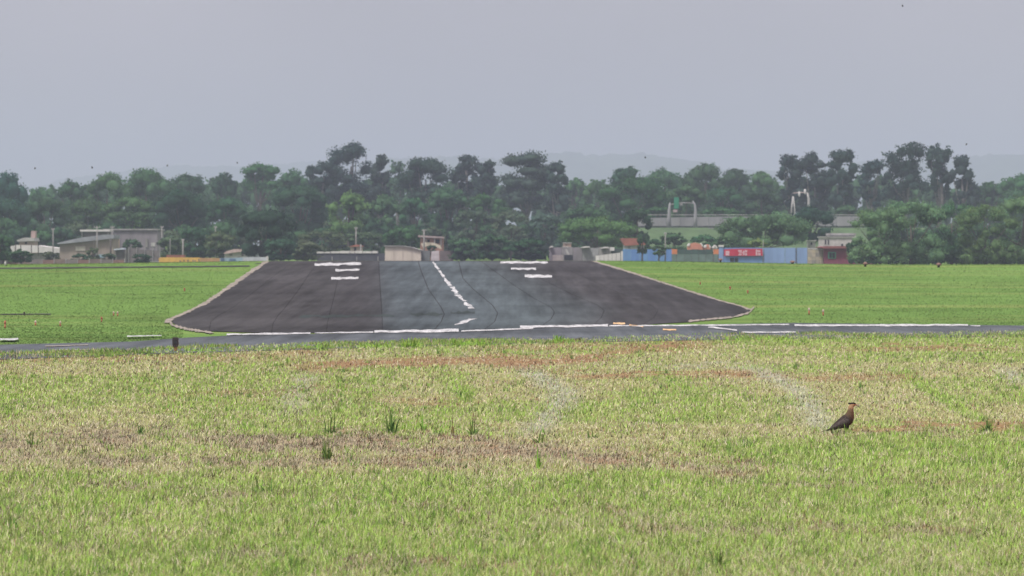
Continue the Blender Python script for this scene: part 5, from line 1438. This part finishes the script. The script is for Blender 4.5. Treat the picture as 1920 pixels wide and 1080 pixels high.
def loft(st, n=16):
    """st: (zx, zy, half depth, half width, colour)"""
    c = [Vector((bp(a[0], a[1])[0], 0, bp(a[0], a[1])[1])) for a in st]
    vs, cs, fs = [], [], []
    for i, a in enumerate(st):
        t = (c[min(i + 1, len(c) - 1)] - c[max(i - 1, 0)]).normalized()
        nrm = Vector((-t.z, 0, t.x))
        for k in range(n):
            an = 2 * math.pi * k / n
            p = c[i] + nrm * (math.cos(an) * a[2] * K) + Vector((0, 1, 0)) * (math.sin(an) * a[3] * K)
            vs.append(tuple(p))
            col = np.array(a[4])
            if len(a) > 5:            # belly side colour
                wv = max(0, -math.cos(an)); col = col * (1 - wv) + np.array(a[5]) * wv
            cs.append(col)
    for i in range(len(st) - 1):
        for k in range(n):
            j = (k + 1) % n
            fs.append((i * n + k, i * n + j, (i + 1) * n + j, (i + 1) * n + k))
    b = len(vs)
    vs += [tuple(c[0]), tuple(c[-1])]; cs += [np.array(st[0][4]), np.array(st[-1][4])]
    me = bpy.data.meshes.new("body")
    f2 = [tuple(f) for f in fs] + [(k, b, (k + 1) % n) for k in range(n)] + [((len(st) - 1) * n + (k + 1) % n, b + 1, (len(st) - 1) * n + k) for k in range(n)]
    me.from_pydata(vs, [], f2)
    at = me.attributes.new("Col", 'FLOAT_COLOR', 'POINT')
    for i, q in enumerate(cs): at.data[i].color = (*q, 1)
    me.polygons.foreach_set("use_smooth", [True] * len(me.polygons)); me.update()
    return me
m, nt, out = new_mat("plumage")
at = nt.nodes.new("ShaderNodeAttribute"); at.attribute_name = "Col"
tc = nt.nodes.new("ShaderNodeTexCoord"); no = nt.nodes.new("ShaderNodeTexNoise"); no.inputs["Scale"].default_value = 60; no.inputs["Detail"].default_value = 3
nt.links.new(tc.outputs["Object"], no.inputs["Vector"])
mr = nt.nodes.new("ShaderNodeMapRange"); mr.inputs["From Min"].default_value = 0.3; mr.inputs["From Max"].default_value = 0.7; mr.inputs["To Min"].default_value = 0.6; mr.inputs["To Max"].default_value = 1.4
nt.links.new(no.outputs["Fac"], mr.inputs["Value"])
sv = nt.nodes.new("ShaderNodeVectorMath"); sv.operation = 'SCALE'
nt.links.new(at.outputs["Color"], sv.inputs[0]); nt.links.new(mr.outputs[0], sv.inputs["Scale"])
pp = nt.nodes.new("ShaderNodeBsdfPrincipled"); pp.inputs["Roughness"].default_value = 0.8; pp.inputs["Specular IOR Level"].default_value = 0.2
nt.links.new(sv.outputs[0], pp.inputs["Base Color"]); nt.links.new(pp.outputs[0], out.inputs["Surface"])
M_PLUM = m
BR = (0.036, 0.025, 0.021); RU = (0.13, 0.045, 0.025); NK = (0.105, 0.064, 0.036); BF = (0.34, 0.20, 0.115); FC = (0.40, 0.16, 0.09); BK = (0.018, 0.013, 0.012)
body = loft([(505, 768, 14, 18, BR), (560, 735, 40, 44, BR), (630, 700, 66, 66, BR), (700, 664, 88, 80, BR), (765, 632, 104, 88, BR, (0.05, 0.02, 0.015)), (815, 590, 100, 84, BR, (0.07, 0.025, 0.018)),
             (838, 545, 84, 72, (0.07, 0.045, 0.03), RU), (848, 505, 68, 60, NK, RU), (855, 465, 54, 50, NK, RU), (860, 425, 46, 44, (0.17, 0.105, 0.06), (0.18, 0.075, 0.04)), (864, 398, 43, 41, BF, (0.36, 0.18, 0.1)),
             (872, 374, 42, 38, BF, FC), (890, 356, 37, 33, BF, FC), (915, 350, 28, 25, FC), (936, 350, 17, 15, FC), (944, 352, 8, 8, FC)])
link("body", body, M_PLUM, bird)
cap = loft([(812, 322, 5, 6, BK), (826, 330, 13, 16, BK), (850, 332, 17, 26, BK), (880, 330, 19, 33, BK), (910, 329, 17, 30, BK), (936, 333, 11, 19, BK), (948, 340, 4, 6, BK)], 12)
link("crest", cap, M_PLUM, bird)
BKC = (0.34, 0.25, 0.22)
beak = loft([(936, 352, 15, 11, FC), (952, 354, 14, 9, (0.36, 0.2, 0.15)), (967, 360, 11, 7, BKC), (978, 369, 7, 4, BKC), (982, 380, 3, 2, (0.15, 0.12, 0.12))], 10)
link("beak", beak, M_PLUM, bird)
for sgn in (-1, 1):
    e = loft([(917, 345, 1.0, 1.0, BK), (919, 345, 4.2, 4.2, (0.05, 0.02, 0.01)), (924, 345, 4.2, 4.2, (0.05, 0.02, 0.01)), (926, 345, 1, 1, BK)], 8)
    o = link("eye", e, M_PLUM, bird); o.location = (0, sgn * 26 * K, 0)
    # folded wing: a long shell over the flank
    prof = [(770, 560, 62), (820, 590, 76), (838, 640, 76), (810, 690, 66), (740, 726, 56), (660, 750, 46), (570, 770, 36), (490, 778, 22), (486, 760, 20), (560, 700, 38), (640, 640, 52), (710, 590, 58)]
    vs = [(*((bp(a, b_)[0],)), sgn * (w_2 + 10) * K, bp(a, b_)[1]) for a, b_, w_2 in prof]
    vi = [(bp(a, b_)[0], sgn * (w_2 - 22) * K, bp(a, b_)[1]) for a, b_, w_2 in prof]
    n = len(prof); ctr = (bp(725, 655)[0], sgn * 98 * K, bp(725, 655)[1]); ctr2 = (bp(725, 655)[0], sgn * 50 * K, bp(725, 655)[1])
    V = vs + vi + [ctr, ctr2]
    Fs = [(i, (i + 1) % n, 2 * n) for i in range(n)] + [(n + (i + 1) % n, n + i, 2 * n + 1) for i in range(n)] + [((i + 1) % n, i, n + i, n + (i + 1) % n) for i in range(n)]
    me = bpy.data.meshes.new("wing"); me.from_pydata(V, [], Fs); me.update()
    at_ = me.attributes.new("Col", 'FLOAT_COLOR', 'POINT')
    for i in range(len(V)): at_.data[i].color = (0.058, 0.046, 0.043, 1) if i != 2 * n else (0.075, 0.061, 0.058, 1)
    me.polygons.foreach_set("use_smooth", [True] * len(me.polygons))
    w_o = link("wing", me, M_PLUM, bird)
    for (q0, q1) in (((600, 745), (470, 785)), ((640, 755), (500, 792)), ((580, 730), (440, 784))):
        a0, a1 = bp(*q0), bp(*q1); yy = sgn * 40 * K
        mb = MB(); mb.hexa([(a0[0], yy - 0.008, a0[1] - 10 * K), (a1[0], yy * 0.5 - 0.004, a1[1] - 4 * K), (a1[0], yy * 0.5 + 0.004, a1[1] - 4 * K), (a0[0], yy + 0.008, a0[1] - 10 * K),
                            (a0[0], yy - 0.008, a0[1] + 12 * K), (a1[0], yy * 0.5 - 0.004, a1[1] + 4 * K), (a1[0], yy * 0.5 + 0.004, a1[1] + 4 * K), (a0[0], yy + 0.008, a0[1] + 12 * K)])
        me2 = bpy.data.meshes.new("flight_feather"); me2.from_pydata(mb.v, [], mb.f); me2.update()
        a2 = me2.attributes.new("Col", 'FLOAT_COLOR', 'POINT')
        for i in range(8): a2.data[i].color = (0.035, 0.028, 0.026, 1)
        link("flight_feather", me2, M_PLUM, w_o)
    # leg: feathered thigh, bare shank, toes
    lx = 770 if sgn < 0 else 806
    leg = loft([(lx - 6, 690, 34, 30, BR), (lx, 725, 32, 28, BR), (lx + 4, 760, 20, 18, BK), (lx + 5, 780, 8, 8, (0.30, 0.22, 0.08)), (lx + 6, 808, 7, 7, (0.30, 0.22, 0.08)), (lx + 6, 815, 6, 6, (0.30, 0.22, 0.08))], 10)
    lo = link("leg", leg, M_PLUM, bird); lo.location = (0, sgn * 32 * K, 0)
    for (dx, dy) in ((38, 0), (30, 20), (30, -20), (-22, 0)):
        p0 = bp(lx + 6, 812); mb = MB().tube([(p0[0], 0, p0[1]), (p0[0] + dx * 0.6 * K, dy * 0.6 * K, p0[1] - 1 * K), (p0[0] + dx * K, dy * K, p0[1] - 7 * K)], [5 * K, 4 * K, 1.5 * K], 6)
        me3 = bpy.data.meshes.new("toe"); me3.from_pydata(mb.v, [], mb.f); me3.update()
        a3 = me3.attributes.new("Col", 'FLOAT_COLOR', 'POINT')
        for i in range(len(mb.v)): a3.data[i].color = (0.30, 0.22, 0.08, 1)
        link("toe", me3, M_PLUM, lo)
tail = loft([(540, 752, 12, 30, BR), (480, 778, 11, 34, BR), (430, 790, 10, 38, BK), (395, 797, 8, 40, BK), (370, 804, 4, 38, BK)], 10)
link("tail", tail, M_PLUM, bird)

# ------------------------------------------------------------------ birds in the air
M_FLY = mat("dark_flying_bird", (0.03, 0.025, 0.025), 0.8, 0.1, 5)
GFB = "tiny birds flying over the airfield"
for i, (x, y, Yv, span, lb) in enumerate([
 (66, 315, 260, 0.19, "tiny dark bird in the air at the far left skyline dip"),
 (173, 315, 255, 0.21, "tiny dark bird just left of the big rounded grove's top"),
 (314, 310, 260, 0.18, "tiny bird above the big rounded grove's right shoulder"),
 (445, 306, 265, 0.17, "tiny bird just left of the flat-topped tree"),
 (1054, 303, 265, 0.16, "tiny bird beside the broad dense gum's right top"),
 (1210, 296, 255, 0.20, "tiny dark bird in front of the hill right of centre"),
 (1812, 270, 260, 0.20, "tiny bird above the dark conical gum at right"),
 (1692, 12, 260, 0.20, "tiny dark bird alone high in the upper right sky")]):
    X0, Z0 = PX(x, Yv), PZ(y, Yv)
    h = thing("flying_bird", (X0, Yv, Z0), lb, "bird", GFB)
    L_ = span * 0.55
    MB().tube([(X0 - L_ / 2, Yv, Z0 - 0.01), (X0 - L_ / 4, Yv, Z0), (X0, Yv, Z0 + 0.005), (X0 + L_ / 3, Yv, Z0 + 0.01), (X0 + L_ / 2, Yv, Z0 + 0.012)], [0.006, 0.028, 0.04, 0.03, 0.006], 8).build("body", M_FLY, h, True)
    up = 1 if i % 2 else -1
    for sg in (-1, 1):
        MB().hexa([(X0 - 0.03, Yv, Z0), (X0 + 0.04, Yv, Z0), (X0 + 0.01, Yv + sg * span * 0.5, Z0 + up * span * 0.42), (X0 - 0.05, Yv + sg * span * 0.5, Z0 + up * span * 0.42),
                   (X0 - 0.03, Yv, Z0 + 0.012), (X0 + 0.04, Yv, Z0 + 0.012), (X0 + 0.01, Yv + sg * span * 0.5, Z0 + up * span * 0.42 + 0.005), (X0 - 0.05, Yv + sg * span * 0.5, Z0 + up * span * 0.42 + 0.005)]).build("wing", M_FLY, h)

# ------------------------------------------------------------------ haze
m, nt, out = new_mat("haze_air")
pv = nt.nodes.new("ShaderNodeVolumePrincipled")
pv.inputs["Color"].default_value = (0.535, 0.59, 0.76, 1)
pv.inputs["Density"].default_value = 0.00026
pv.inputs["Anisotropy"].default_value = 0.0
try: pv.inputs["Density Attribute"].default_value = ""
except Exception: pass
nt.links.new(pv.outputs[0], out.inputs["Volume"])
try: m.cycles.homogeneous_volume = True
except Exception: pass
mb = MB().box(-3200, 3200, -60, 9700, -6, 262)
o = mb.build("haze", m); tag(o, "thin pale air haze over the whole airfield", "haze", kind="stuff")
